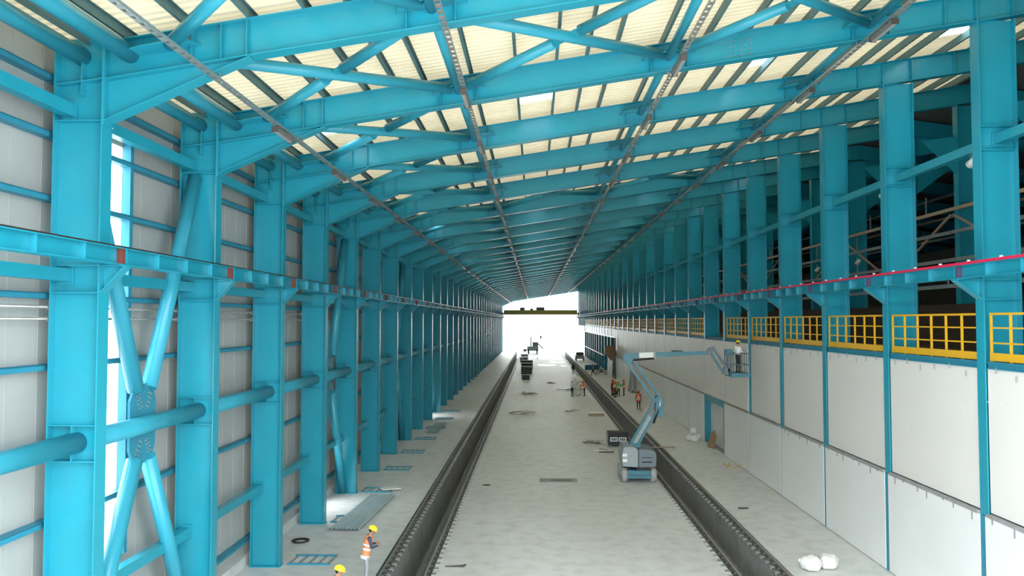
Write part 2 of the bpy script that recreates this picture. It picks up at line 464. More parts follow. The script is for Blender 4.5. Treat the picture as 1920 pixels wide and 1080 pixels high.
# second row of columns deep in the right hall
def back_col(bm):
    bx(bm, 0, .03, -.2, .2, 0, zb(17.6)); bx(bm, 1.0, 1.03, -.2, .2, 0, zb(17.6)); bx(bm, .03, 1.0, -.012, .012, 0, zb(17.6))
    for z in (10.0, 13.4): bx(bm, .03, 1.0, -.18, .18, z, z + .03)
    prism(bm, [(0, 14.6), (0, 16.2), (-1.4, 16.0)], 'y', -.015, .015)
    prism(bm, [(1.03, 14.6), (1.03, 16.2), (2.9, 16.0)], 'y', -.015, .015)
bcm = mesh('back_column', back_col, BLUE)
for k in range(1, 22):
    place([('x', bcm)], 'back_row_column', f'blue column of the back row inside the dark right hall, {ORD[k] if k <= LBL else "farthest"} in line', 'column', (17.6, D(k), 0), group='back row of columns in the dark hall')

# ------------------------------------------------------------------ rafters
NODES = [-7.6, -2.1, 3.7, 9.2]
ex0 = XL
def raf(fn): return mesh('rafter_part', fn, BLUE)
def line_pr(bm, x0, x1, d0, d1, w_):
    prism(bm, [(x0 - ex0, zb(x0) + d0), (x1 - ex0, zb(x1) + d0), (x1 - ex0, zb(x1) + d1), (x0 - ex0, zb(x0) + d1)], 'y', -w_/2, w_/2)
HX = -5.87
rk = [('web', raf(lambda bm: line_pr(bm, XL, XR, .025, RD - .025, .024))),
      ('top_flange', raf(lambda bm: line_pr(bm, XL, XR, RD - .025, RD, .36))),
      ('bottom_flange', raf(lambda bm: line_pr(bm, XL, XR, 0, .025, .36)))]
rk.append(('haunch_web', raf(lambda bm: prism(bm, [(0.03, 12.59), (HX - ex0, zb(HX)), (0.03, zb(XL) + .0)], 'y', -.012, .012))))
rk.append(('haunch_flange', raf(lambda bm: prism(bm, [(0, 12.55), (HX - ex0 + .06, zb(HX) - .02), (HX - ex0 + .06, zb(HX) + .005), (0, 12.575)], 'y', -.18, .18))))
rk.append(('end_plate', raf(lambda bm: bx(bm, 0.0, .03, -.2, .2, 12.48, 14.4))))
for xs in (-7.0, -6.4, HX, -2.6, -1.6, 3.2, 4.2, 8.7, 9.7, 11.2, 12.04, 13.04, 14.5):
    def st(bm, xs=xs):
        bx(bm, xs - ex0 - .01, xs - ex0 + .01, -.17, .17, zb(xs) + .02, zb(xs) + RD - .02)
    rk.append(('web_stiffener', raf(st)))
for xs in NODES:
    def gus(bm, xs=xs):
        z = zb(xs) + .42
        pl = [(-.75,0),( -.6,.45),(-.2,.5),(.2,.5),(.6,.45),(.75,0),(.6,-.45),(.2,-.5),(-.2,-.5),(-.6,-.45)]
        A = [bm.verts.new((xs - ex0 + u, v, z + SL*u)) for u, v in pl]; Bv = [bm.verts.new((xs - ex0 + u, v, z + .025 + SL*u)) for u, v in pl]
        bm.faces.new(A); bm.faces.new(Bv[::-1])
        for i in range(len(pl)): bm.faces.new((A[i], Bv[i], Bv[(i+1) % len(pl)], A[(i+1) % len(pl)]))
    rk.append(('gusset_plate', raf(gus)))
def splice(bm):
    for i in range(6):
        for j in range(4):
            x_ = 5.25 + i * .14; z = zb(x_) + .16 + j * .13
            tube(bm, (x_ - ex0, -.012, z), (x_ - ex0, -.045, z), .02, n=6)
rk.append(('splice_bolts', stuff(mesh('splice_bolts', splice, GALV))))
rkf = [('rafter', join_meshes('rafter_far', rk[:-1], BLUE))]
for k in range(K0, K1 + 1):
    place((rk if k in (1, 2) else rk[:-1]) if k <= NEAR else rkf, 'roof_rafter', olabel(k, 'blue sloping roof rafter springing from {} left column', 'one of the distant blue rafters merging under the far roof') if k else 'blue roof rafter above and before the camera', 'rafter', (ex0, D(k), 0), group='blue roof rafters')
# rafters over the second hall
def raf2(bm):
    prism(bm, [(XR, zr2(XR) - 1.0), (39.7, zr2(39.7) - 1.0), (39.7, zr2(39.7) - .2), (XR, zr2(XR) - .2)], 'y', -.012, .012)
    prism(bm, [(XR, zr2(XR) - 1.03), (39.7, zr2(39.7) - 1.03), (39.7, zr2(39.7) - 1.0), (XR, zr2(XR) - 1.0)], 'y', -.18, .18)
    prism(bm, [(18.65, zr2(18.65) - 2.0), (18.65, zr2(18.65) - 1.0), (22, zr2(22) - 1.0)], 'y', -.012, .012)
r2m = mesh('second_hall_rafter', raf2, BLUE)
for k in range(1, 14):
    place([('x', r2m)], 'second_hall_rafter', f'dim blue rafter in the dark hall behind {ORD[k]} right column', 'rafter', (0, D(k), 0), group='rafters of the dark right hall')

# ------------------------------------------------------------------ tubes and beams between the frames
GAP = 5.97
def y_tube(r): return lambda bm: tube(bm, (0, .02, 0), (0, GAP, 0), r, n=18)
t_wall = mesh('wall_tube', y_tube(.21), TUBE)
t_eave = mesh('eave_tube', y_tube(.18), TUBE)
t_strut = mesh('roof_strut', y_tube(.12), TUBE)
def box_y(w_, h_): return lambda bm: bx(bm, -w_/2, w_/2, .02, GAP, -h_/2, h_/2)
b_wall = mesh('wall_box', box_y(.24, .26), BLUE)
b_end = mesh('wall_box_end', lambda bm: bx(bm, -.14, .14, .02, .06, -.2, .2), BLUE)
b_end2 = mesh('wall_box_end', lambda bm: bx(bm, -.14, .14, GAP - .04, GAP, -.2, .2), BLUE)
NEARB = 13
def bay(k, txt, far):
    if k < LBL: return txt.format(f'{ORD[k]} and {ORD[k+1]}')
    return far
SPEC = [
    ('wall_tube', [('tube', t_wall)], -9.28, 6.01, 'thick blue horizontal tube at mid height between {} left columns', 'distant horizontal blue tube between far left columns', 'mid height wall tubes'),
    ('eave_tube', [('tube', t_eave)], -9.33, 13.92, 'blue eave tube at the wall top between {} left columns', 'distant blue eave tube at the far left wall top', 'eave tubes'),
    ('wall_beam', [('beam', b_wall), ('end_bracket', b_end), ('end_bracket', b_end2)], -9.55, 12.79, 'blue box beam high on the wall between {} left columns', 'distant blue box beam high on the far left wall', 'upper wall beams'),
    ('wall_beam', [('beam', b_wall), ('end_bracket', b_end), ('end_bracket', b_end2)], -9.55, 9.41, 'blue box beam behind the crane girder between {} left columns', 'distant blue box beam behind the far left crane girder', 'middle wall beams'),
    ('wall_beam', [('beam', b_wall), ('end_bracket', b_end), ('end_bracket', b_end2)], -9.55, 2.70, 'blue box beam low on the wall between {} left columns', 'distant blue box beam low on the far left wall', 'lower wall beams'),
    ('column_tie_beam', [('beam', b_wall), ('end_bracket', b_end), ('end_bracket', b_end2)], 12.58, 13.40, 'blue box tie beam above the crane girder between {} right columns', 'distant blue tie beam between far right columns', 'tie beams of the right row'),
]
for nm, kit, x_, z_, txt, far, grp in SPEC:
    fk = [('x', join_meshes(nm + '_far', kit, BLUE))] if len(kit) > 1 else [('x', kit[0][1])]
    for k in range(K0, K1 if nm != 'wall_beam' else 26):
        if nm == 'wall_tube' and k in OPEN and False: continue
        place(kit if (k <= NEARB and len(kit) > 1) else fk, nm, bay(k, txt, far), nm.split('_')[-1], (x_, D(k), z_), group=grp)
for j, xs in enumerate(NODES):
    desc = ['beside the left haunches', 'left of the roof middle', 'right of the roof middle', 'near the right columns'][j]
    for k in range(K0, K1):
        m_ = t_eave if j == 0 else t_strut
        lab = f'blue roof strut {desc}, between {ORD[k]} and {ORD[k+1]} rafters' if k < LBL else f'distant blue roof strut {desc} between far rafters'
        place([('x', m_)], 'roof_strut', lab, 'strut', (xs + (-.72 if j == 0 else 0), D(k), zb(xs) + (.42 if j else .36)), group='roof struts ' + desc)

def diag_kit(p0, p1, q0, q1, r):
    """an X of two tubes: p0-p1 runs through, q0-q1 is cut at the crossing and bolted with plates"""
    p0, p1, q0, q1 = map(Vector, (p0, p1, q0, q1))
    c = (q0 + q1) / 2; d = (q1 - q0).normalized()
    a = p0 + (p1 - p0) * .04; b = p1 - (p1 - p0) * .04
    kit = [('through_tube', mesh('brace_t', lambda bm: tube(bm, a, b, r, n=14), TUBE))]
    kit.append(('half_tube', mesh('brace_h', lambda bm: tube(bm, q0 + d*.35, c - d*.42, r, n=14), TUBE)))
    kit.append(('half_tube', mesh('brace_h', lambda bm: tube(bm, c + d*.42, q1 - d*.35, r, n=14), TUBE)))
    kit.append(('splice_plate', mesh('brace_p', lambda bm: bar(bm, c - d*.55, c + d*.55, .3, .03), BLUE)))
    return kit
FULLB = (0, 1, 5, 9, 13, 17, 21, 25, 29, 33)
for j in range(3):
    a, b = NODES[j], NODES[j+1]
    za, zb_ = zb(a) + .42, zb(b) + .42
    rr = .14
    kit = diag_kit((a, .1, za), (b, 5.9, zb_), (a, 5.9, za), (b, .1, zb_), rr)
    fk = [('x', join_meshes('brace_far', kit, TUBE))]
    pn = ['left', 'middle', 'right'][j]
    for k in range(K0, K1):
        if not (j == 0 or k in FULLB): continue
        lab = f'crossed blue roof bracing tubes in the {pn} panel between {ORD[k]} and {ORD[k+1]} rafters' if k < LBL else f'distant crossed roof bracing tubes in the {pn} panel'
        place(kit if k <= NEARB else fk, 'roof_bracing', lab, 'bracing', (0, D(k), 0), group=f'roof bracing, {pn} panels')

# wall cross bracing on the left
def wall_brace_kit():
    zt, zl, zc = 12.45, 0.1, 6.02
    c = Vector((0, 3, zc)); r = .19
    kit = []
    for y, z in ((.15, zt), (5.85, zt), (.15, zl), (5.85, zl)):
        p = Vector((0, y, z)); d = (p - c).normalized()
        st = c + Vector((0, .32 * (1 if y > 3 else -1), .82 * (1 if z > zc else -1)))
        kit.append(('brace_tube', mesh('brace_tube', lambda bm: tube(bm, st, p, r, n=18), TUBE)))
    def g(bm):
        prism(bm, [(2.36, 5.45), (2.62, 5.08), (3.38, 5.08), (3.64, 5.45), (3.64, 6.6), (3.38, 6.96), (2.62, 6.96), (2.36, 6.6)], 'x', -.03, .03)
    kit.append(('gusset_plate', mesh('brace_gusset', g, BLUE2)))
    def bt(bm):
        for sy in (-1, 1):
            for sz in (-1, 1):
                for i in range(4):
                    for j in range(2):
                        y = 3 + sy*(.12 + .05*i + .09*j); z = zc + sz*(.42 + .10*i - .04*j)
                        tube(bm, (.03, y, z), (.06, y, z), .022, n=6)
    kit.append(('gusset_bolts', stuff(mesh('gusset_bolts', bt, GALV))))
    return kit
wk = wall_brace_kit(); wkf = [('x', join_meshes('wall_brace_far', wk, TUBE))]
for k in range(1, K1, 3):
    lab = f'big blue tubular cross brace between {ORD[k]} and {ORD[k+1]} left columns' if k < LBL else 'distant blue tubular cross brace between far left columns'
    place(wk if k <= NEARB else wkf, 'wall_cross_brace', lab, 'bracing', (-9.42, D(k), 0), group='left wall cross braces')

# ------------------------------------------------------------------ crane girders with rails
def girder_kit(side):
    sg = 1 if side == 'L' else -1        # stiffeners show on the hall side
    kit = [('web', mesh('gw', lambda bm: bx(bm, -.01, .01, .0, 5.98, .02, .33), BLUE)),
           ('top_flange', mesh('gt', lambda bm: bx(bm, -.14, .14, 0, 5.98, .33, .35), BLUE)),
           ('bottom_flange', mesh('gb', lambda bm: bx(bm, -.14, .14, 0, 5.98, 0, .02), BLUE))]
    for y in (1.5, 3.0, 4.5):
        kit.append(('web_stiffener', mesh('gs', lambda bm: bx(bm, -.13, .13, y - .01, y + .01, .02, .33), BLUE)))
    kit.append(('end_plate', mesh('ge', lambda bm: (bx(bm, -.13, .13, .05, .07, .02, .33)), BLUE)))
    kit.append(('end_gap_plate', mesh('gr', lambda bm: bx(bm, -.125, .125, 5.86, 5.98, .021, .329), PRIMER if side == 'L' else PURPLE)))
    return kit
gL = girder_kit('L'); gR = girder_kit('R')
gf = [('x', join_meshes('girder_far', gL, BLUE))]
XGL, XGR, ZG = -8.49, 11.52, 9.612
for k in range(K0, K1):
    place(gL if k <= NEARB else gf, 'crane_girder', bay(k, 'blue crane runway girder on corbels between {} left columns', 'distant crane runway girder section on the far left columns'), 'girder', (XGL, D(k), ZG), group='left crane girders')
    place(gR if k <= NEARB else gf, 'crane_girder', bay(k, 'blue crane runway girder on corbels between {} right columns', 'distant crane runway girder section on the far right columns'), 'girder', (XGR, D(k), ZG), group='right crane girders')
tag(ob('crane_rail', BX('crane_rail', STEELD, -.03, .03, 0, YB - YA - 1, 0, .05), None, (XGL, D(K0), ZG + .352)), 'thin dark crane rail on top of the left runway girder', 'rail')
tag(ob('crane_rail', BX('crane_rail', STEELD, -.03, .03, 0, YB - YA - 1, 0, .05), None, (XGR, D(K0), ZG + .352)), 'thin dark crane rail on top of the right runway girder', 'rail')
e = thing('conductor_bar', 'thin red conductor bar along the top of the right runway girder', 'conductor', (XGR - .16, D(K0), ZG + .352))
ob('bar', BX('conductor', RED, -.025, .025, 0, 130, 0, .07), e)
def cclip(bm):
    for i in range(86): bx(bm, -.03, .03, i*1.5 + .7, i*1.5 + .76, .07, .11)
c = ob('bar_clamps', mesh('cond_clips', cclip, LAMPW), e); c['kind'] = 'stuff'

# ------------------------------------------------------------------ cable trays with lamps
TRAYS = [(-6.47, 13.38, 'leftmost'), (-1.77, 14.28, 'second from left'), (3.69, 15.09, 'third from left'), (8.86, 15.95, 'rightmost')]
L = YB - YA
def tray_side(x):
    return lambda bm: bx(bm, x - .008, x + .008, 0, L, 0, .06)
def rungs(bm):
    y = .15
    while y < L:
        bx(bm, -.05, .05, y - .09, y + .09, 0.0, .012); y += .3
tsl, tsr, trg = mesh('ts', tray_side(-.055), GALV), mesh('ts', tray_side(.055), GALV), stuff(mesh('trg', rungs, GALV))
def lampkit():
    return [('housing', mesh('lh', lambda bm: prism(bm, [(-.05,0),(.05,0),(.08,.09),(.05,.12),(-.05,.12),(-.08,.09)], 'y', 0, 1.3), LAMPM)),
            ('diffuser', mesh('ld', lambda bm: bx(bm, -.045, .045, .03, 1.27, -.02, 0), LAMPD)),
            ('bracket', mesh('lb', lambda bm: bx(bm, -.02, .02, .2, .24, .12, .17), GALV)),
            ('bracket', mesh('lb', lambda bm: bx(bm, -.02, .02, 1.06, 1.10, .12, .17), GALV)),
            ('end_cap', mesh('lc', lambda bm: bx(bm, -.085, .085, -.03, 0, -.02, .125), STEELD)),
            ('end_cap', mesh('lc', lambda bm: bx(bm, -.085, .085, 1.3, 1.33, -.02, .125), STEELD))]
lk = lampkit(); lkf = [('x', join_meshes('lamp_far', lk, GALV))]
for x_, z_, nm in TRAYS:
    e = thing('cable_tray', f'long thin metal lighting tray under the rafters, {nm} of four', 'cable tray', (x_, YA, z_))
    ob('side_rail', tsl, e); ob('side_rail', tsr, e); c = ob('tray_rungs', trg, e); c['kind'] = 'stuff'
    zu = zb(x_) if x_ > HX else 12.57 + (x_ - XL) * (zb(HX) - 12.57) / (HX - XL)
    for k in range(K0, 16):
        ob('hanger_rod', BX('hanger', GALV, -.012, .012, -.012, .012, .05, max(.1, zu - z_ + .01)), e, (0, D(k) - YA, 0))
    for k in range(1, 30):
        place(lk if k < 10 else lkf, 'strip_lamp', f'unlit strip lamp under the {nm} lighting tray, past {ORD[k]} rafter' if k <= LBL else f'distant unlit strip lamp under the {nm} lighting tray', 'lamp', (x_, D(k) + 3.6, z_ - .17), group=f'strip lamps on the {nm} tray')

# ------------------------------------------------------------------ right wall: panels, ledge, railings
wr = struct('wall_right', BX('wall_right_base', LEDGE, 12.03, 12.6, D(1), D(19), 0, .03), label='white panel wall under the yellow railings on the right')
upw = mesh('upper_panel', lambda bm: bx(bm, 11.99, 12.026, .10, 5.90, 3.39, 7.20), PANU, 0)
low = mesh('lower_panel', lambda bm: bx(bm, 11.97, 12.03, .14, 5.86, 0.03, 3.28), PANL, 0)
up = mesh('upper_panel', lambda bm: bx(bm, 12.09, 12.20, .21, 5.79, 3.39, 7.20), PANU, 0)
lo = mesh('lower_panel', lambda bm: bx(bm, 11.97, 12.03, .075, 5.925, 0.03, 3.28), PANL, 0)
led = mesh('ledge', lambda bm: bx(bm, 11.95, 12.10, .22, 5.78, 3.28, 3.36), LEDGE)
edge = mesh('edge_beam', lambda bm: prism(bm, [(12.04, 7.20), (12.3, 7.20), (12.3, 7.39), (12.04, 7.39), (12.04, 7.36), (12.1, 7.36), (12.1, 7.23), (12.04, 7.23)], 'y', .21, 5.79), BLUE2)
jstrip = mesh('joint_strip', lambda bm: bx(bm, 11.99, 12.028, -.2, .2, 0.03, 3.28), BLUE2)
for k in range(1, 19):
    if k == 7:
        ob('lower_panel', mesh('door_recess', lambda bm: bx(bm, 12.42, 12.48, .02, 5.98, 0.03, 3.3), PANL), wr, (0, D(k), 0))
        ob('door_header', mesh('door_header', lambda bm: bx(bm, 12.0, 12.4, .2, 5.8, 2.95, 3.36), BLUE), wr, (0, D(k), 0))
    else:
        ob('lower_panel', low if k <= 3 else lo, wr, (0, D(k), 0)); ob('ledge', led, wr, (0, D(k), 0))
    ob('upper_panel', upw if k >= 6 else up, wr, (0, D(k), 0))
    ob('edge_beam', edge, wr, (0, D(k), 0))
    ob('joint_strip', jstrip, wr, (0, D(k), 0))
# thin white strips on the upper panels and hanging ties near the camera
for (k, dy, z, ln) in ((1,2.4,7.0,.7),(1,4.2,6.2,.8),(1,5.2,6.3,.9),(2,1.0,6.0,.5),(2,1.8,6.6,.6),(2,2.6,6.0,.6),(2,3.6,5.6,.7),(2,4.6,5.0,.5),(1,4.6,3.9,.6),(3,1.5,6.4,.8),(3,2.8,6.5,.7),(3,4.0,5.2,.6),(4,2.2,6.5,.7),(4,3.2,6.3,.6),(1,3.0,4.8,.5)):
    ob('white_strip', BX('pale_strip', WHITE, 12.078, 12.089, 0, ln, 0, .035), wr, (0, D(k) + dy, z))
tie = mesh('hanging_tie', lambda bm: bx(bm, 12.025, 12.038, -.015, .015, -.17, .0), LEDGE)
for k in range(1, 6):
    for j in range(6): ob('hanging_tie', tie, wr, (0, D(k) + .8 + j*.9, 7.26 - .08*((j*7+k) % 3)))
for k in range(1, 5):
    for j in range(7):
        ob('ledge_drip', BX('drip', LEDGE, 11.955, 11.968, -.03, .03, -.05 - .09*((j*5 + k) % 3), .0), wr, (0, D(k) + .5 + j*.8 + .2*((j+k) % 2), 3.28))
# far stretch of the right side: only a high band of panels over open bays
wr2 = struct('wall_right_far', BX('wall_right_far', PANU, 12.09, 12.2, D(19), D(31), 6.05, 7.28), label='high cream panel band over open bays of the far right')
ob('bottom_beam', BX('band_beam', PANL, 12.0, 12.09, D(19), D(31), 5.9, 6.1), wr2)
ob('top_beam', BX('band_top', BLUE2, 12.0, 12.3, D(19), D(31), 7.28, 7.39), wr2)
ob('sill_beam', BX('sill_beam', PANL, 12.0, 12.1, D(22), D(31), 2.4, 2.55), wr2)
ob('end_wall_panel', BX('end_panel', PANL, 11.95, 12.02, D(31), YB, 0, 7.3), wr2)

def railing_kit(n=7):
    y0, y1 = .30, 5.70
    kit = []
    for i in range(n):
        y = y0 + (y1 - y0) * i / (n - 1)
        kit.append(('post', mesh('rp', lambda bm: bx(bm, -.025, .025, y - .03, y + .03, 0, 1.26), YEL)))
    kit.append(('top_rail', mesh('rt', lambda bm: bx(bm, -.03, .03, y0 - .03, y1 + .03, 1.24, 1.30), YEL)))
    for z in (.50, .90):
        kit.append(('mid_rail', mesh('rm', lambda bm: bx(bm, -.018, .018, y0, y1, z - .02, z + .02), YEL)))
    kit.append(('toe_board', mesh('rb', lambda bm: bx(bm, -.04, -.028, y0 - .02, y1 + .02, .03, .24), YEL)))
    return kit
yk = railing_kit(); ykf = [('x', join_meshes('railing_far', yk, YEL))]
for k in range(1, 31):
    if k == 7: continue
    place(yk if k <= 13 else ykf, 'guard_railing', bay(k, 'yellow guard railing on the ledge between {} right columns', 'distant yellow guard railing section along the far right ledge'), 'railing', (12.16, D(k), 7.39), group='yellow guard railings')
tag(ob('edge_panel', BX('edge_panel', BLUE, 12.04, 12.085, .21, 5.79, 0, .42), None, (0, D(7), 6.76)), 'blue panel closing the ledge gap without railing above the doorway', 'panel')

# ------------------------------------------------------------------ the dark hall behind
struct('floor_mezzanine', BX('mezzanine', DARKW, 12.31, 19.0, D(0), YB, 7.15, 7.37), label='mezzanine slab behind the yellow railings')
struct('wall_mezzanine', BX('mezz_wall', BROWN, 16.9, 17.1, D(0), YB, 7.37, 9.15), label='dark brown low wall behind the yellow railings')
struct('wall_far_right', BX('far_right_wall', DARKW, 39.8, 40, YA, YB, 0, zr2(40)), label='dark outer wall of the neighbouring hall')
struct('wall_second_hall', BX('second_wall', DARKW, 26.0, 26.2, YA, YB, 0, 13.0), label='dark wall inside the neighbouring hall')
def end_wall(bm):
    prism(bm, [(12.35, 0), (39.8, 0), (39.8, zr2(39.8)), (XR, zr(XR)), (12.35, zr(12.35))], 'y', 0, .15)
ew = mesh('end_wall', end_wall, CLAD)
o = struct('wall_near_right', ew, label='cladding closing the near end of the neighbouring hall'); o.location = (0, YA - .2, 0)
o = struct('wall_end_right', ew, label='cladding closing the far end of the neighbouring hall'); o.location = (0, YB + .05, 0)
for j, (x_, z_, m_) in enumerate(((16.6, 10.9, GALV), (16.6, 12.0, GALV), (17.3, 13.1, WOOD), (25.6, 13.6, GALV), (25.4, 14.8, WOOD), (15.2, 9.75, GALV), (25.2, 16.1, GALV))):
    nm = ['lowest thin', 'second thin', 'tan', 'deep grey', 'deep tan', 'slim low', 'topmost deep'][j]
    def pf(bm):
        bx(bm, -.05, .05, 0, 110, -.07, .07)
    e = thing('pipe_run', f'{nm} horizontal pipe run in the dark right hall', 'pipe', (x_, D(0), z_))
    ob('pipe', mesh('pipe_run', pf, m_), e)
    def pc(bm):
        for i in range(18): bx(bm, -.025, .025, i*6 + 2.0, i*6 + 2.05, 0, .8)
    c = ob('pipe_hangers', mesh('pipe_hang', pc, GALV), e); c['kind'] = 'stuff'
def braces2(bm):
    bar(bm, (0, .1, -1.2), (0, 5.9, 1.2), .08, .08)
b2 = mesh('hall_brace', braces2, WOOD)
b3 = mesh('hall_brace', lambda bm: bar(bm, (0, .1, 1.2), (0, 5.9, -1.2), .08, .08), WOOD)
for k in range(2, 10):
    place([('x', b2 if k % 2 else b3)], 'hall_brace', f'slim tan diagonal brace in the dark hall past {ORD[k]} right column', 'bracing', (17.4, D(k), 11.7), group='slim braces of the dark hall')
flk = [('housing', mesh('fl_h', lambda bm: tube(bm, (0, .16, -.12), (0, -.14, .02), .13, .07, n=12), LAMPW)), ('bracket', mesh('fl_b', lambda bm: bx(bm, -.02, .02, .1, .14, -.1, .2), GALV))]
for k in range(2, 9):
    place(flk, 'floodlight', f'small white floodlight under the tie beam past {ORD[k]} right column', 'lamp', (12.58, D(k) + 1.2, 13.1), group='floodlights on the right tie beams')
    place(flk, 'floodlight', f'small white floodlight low in the dark hall past {ORD[k]} right column', 'lamp', (16.6, D(k) + 1.9, 11.55), group='floodlights in the dark hall')

# ------------------------------------------------------------------ overhead crane at the far end
YC = 216
e = thing('overhead_crane', 'dark yellow overhead travelling crane spanning the bright far opening', 'crane', (0, YC, ZG + .402))
YELD = mat('dirty_yellow', (0.30, 0.24, 0.06), 0.6)
for dy in (0, 1.8):
    ob('bridge_girder', BX('bridge', YELD, XGL + .3, XGR - .3, dy, dy + .5, .1, 1.35), e)
for x_ in (XGL, XGR): ob('end_carriage', BX('carriage', STEELD, x_ - .2, x_ + .2, -.8, 3.0, 0.0, .7), e)
ob('trolley', BX('trolley', STEELD, .4, 2.6, .1, 2.2, 1.35, 2.1), e)
ob('electric_cabinet', BX('cabinet', STEELD, -3.9, -2.6, 0, .8, 1.35, 2.0), e)
ob('motor', BX('motor', STEELD, -1.2, -.4, 0, .8, 1.35, 1.8), e)
ob('hoist_rope', mesh('rope', lambda bm: tube(bm, (1.6, 1.1, -5.5), (1.6, 1.1, 1.4), .06, n=6), STEELD), e)
ob('hook_block', mesh('hook', lambda bm: (bx(bm, 1.35, 1.85, .9, 1.3, -6.2, -5.5), tube(bm, (1.6, 1.1, -6.7), (1.6, 1.1, -6.2), .08, n=6)), STEELD), e)

# ------------------------------------------------------------------ people
def capsule(bm, p0, p1, r0, r1, n=12):
    tube(bm, p0, p1, r0, r1, n=n); ball(bm, p0, r0, n=n); ball(bm, p1, r1, n=n)
def seg_d(p, a, b, r0, r1):
    d = b - a; L2 = d.length_squared
    t = 0 if L2 < 1e-9 else max(0, min(1, (p - a).dot(d) / L2))
    return (p - (a + d*t)).length - (r0 + (r1 - r0)*t)
def rotx(v, a): return Matrix.Rotation(a, 3, 'X') @ v
def person(label, loc, rz, mats, lean=0, headp=5, arms=None, legs=None, drop=0.0, vest=None, helmet=HELY, voxel=0.016, group=None, scale=1.0, shirt_hem=None):
    """a figure facing local +Y; arms/legs hold (joint1, joint2) offsets for the left (-x) and right (+x) limb"""
    V = Vector
    e = thing('person', label, 'person', loc, rz, group)
    e.scale = (scale, scale, scale)
    hip = V((0, 0, 0.93 - drop))
    T = lambda v: hip + rotx(v, -R(lean))
    chest = T(V((0, .0, .34))); neck = T(V((0, 0, .53))); sh = [T(V((s*.19, 0, .47))) for s in (-1, 1)]
    hd = T(V((0, 0, .60))) + rotx(V((0, .015, .10)), -R(lean*.4 + headp)); hup = rotx(V((0, 0, 1)), -R(lean*.4 + headp)); hf = rotx(V((0, 1, 0)), -R(lean*.4 + headp))
    arms = arms or [(V((-.06, -.02, -.29)), V((-.05, .08, -.54))), (V((.06, -.02, -.29)), V((.05, .08, -.54)))]
    legs = legs or [(V((-.02, .02, -.43)), V((-.03, 0, -.85))), (V((.02, .02, -.43)), V((.03, 0, -.85)))]
    segs = []   # (a, b, r0, r1, material index): 0 skin, 1 upper, 2 trousers, 3 boots, 4 hair
    segs += [(hip + V((-.05, 0, 0)), hip + V((.05, 0, 0)), .125, .125, 2), (T(V((-.05, 0, .1))), T(V((-.07, 0, .36))), .11, .125, 1), (T(V((.05, 0, .1))), T(V((.07, 0, .36))), .11, .125, 1), (sh[0], sh[1], .075, .075, 1), (T(V((0, 0, .45))), hd, .06, .055, 0)]
    segs += [(hd + hup*.03, hd + hup*.045, .098, .095, 0), (hd - hup*.05 + hf*.025, hd + hup*.0 + hf*.02, .07, .085, 0), (hd + hf*.095 - hup*.005, hd + hf*.108 - hup*.025, .012, .018, 0)]
    for s in (-1, 1): segs.append((hd + V((s*.098, 0, 0)) - hup*.02, hd + V((s*.1, 0, 0)) + hup*.02, .016, .018, 0))
    for i, s in enumerate((-1, 1)):
        el = sh[i] + arms[i][0]; wr_ = sh[i] + arms[i][1]
        segs += [(sh[i], el, .062, .048, 1), (el, wr_, .046, .034, 1)]
        d = (wr_ - el).normalized(); u = d.cross(V((s, 0, 0.01))).normalized(); side = u.cross(d).normalized()
        palm = wr_ + d*.05
        segs += [(wr_, palm, .03, .034, 0), (palm + u*.02, palm + u*.02 + d*.03, .022, .02, 0), (palm - u*.02, palm - u*.02 + d*.03, .022, .02, 0)]
        inw = side if side.x * s < 0 else -side
        for q, (off, ln) in enumerate(((-.033, .062), (-.011, .076), (.011, .08), (.033, .07))):
            b0 = palm + u*off + d*.035; b1 = b0 + d*ln*.55 + inw*.008; b2 = b1 + (d*.6 + inw*.7).normalized()*ln*.5
            segs += [(b0, b1, .0105, .010, 0), (b1, b2, .010, .0085, 0)]
        t0 = palm + u*.036 - d*.02; t1 = t0 + (u*.8 + d*.6).normalized()*.035; t2 = t1 + (d + inw*.5).normalized()*.03
        segs += [(t0, t1, .013, .011, 0), (t1, t2, .011, .009, 0)]
        h = hip + V((s*.095, 0, -.03)); kn = h + legs[i][0]; an = h + legs[i][1]
        segs += [(h, kn, .088, .062, 2), (kn, an, .06, .045, 2)]
        segs += [(an + V((0, -.02, -.015)), an + V((0, .15, -.022)), .046, .036, 3)]
    bm = bmesh.new()
    for a, b, r0, r1, m in segs: capsule(bm, a, b, r0, r1, n=10)
    me = bpy.data.meshes.new('body_src'); bm.to_mesh(me); bm.free()
    sc2 = bpy.data.scenes.new('bodyshop'); tmp = bpy.data.objects.new('body_src', me); sc2.collection.objects.link(tmp)
    md = tmp.modifiers.new('r', 'REMESH'); md.mode = 'VOXEL'; md.voxel_size = voxel; md.use_smooth_shade = True
    sm = tmp.modifiers.new('s', 'SMOOTH'); sm.iterations = 2; sm.factor = 0.4
    sc2.view_layers[0].update(); dg = sc2.view_layers[0].depsgraph
    body = bpy.data.meshes.new_from_object(tmp.evaluated_get(dg)); body.name = 'body'
    bpy.data.objects.remove(tmp); bpy.data.meshes.remove(me); bpy.data.scenes.remove(sc2)
    body.materials.clear()
    for m in (SKIN, mats[0], mats[1], mats[2]): body.materials.append(m)
    nf = len(body.polygons); C = np.empty(nf*3); body.polygons.foreach_get('center', C); C = C.reshape(-1, 3)
    best = np.full(nf, 1e9); idx = np.zeros(nf, dtype=np.int32)
    for a, b, r0, r1, m in segs:
        A_ = np.array(a); d_ = np.array(b) - A_; L2 = max(1e-9, float(d_ @ d_))
        t = np.clip((C - A_) @ d_ / L2, 0, 1)
        ds = np.linalg.norm(C - (A_ + t[:, None]*d_), axis=1) - (r0 + (r1 - r0)*t)
        q = ds < best; best[q] = ds[q]; idx[q] = m
    body.polygons.foreach_set('material_index', idx)
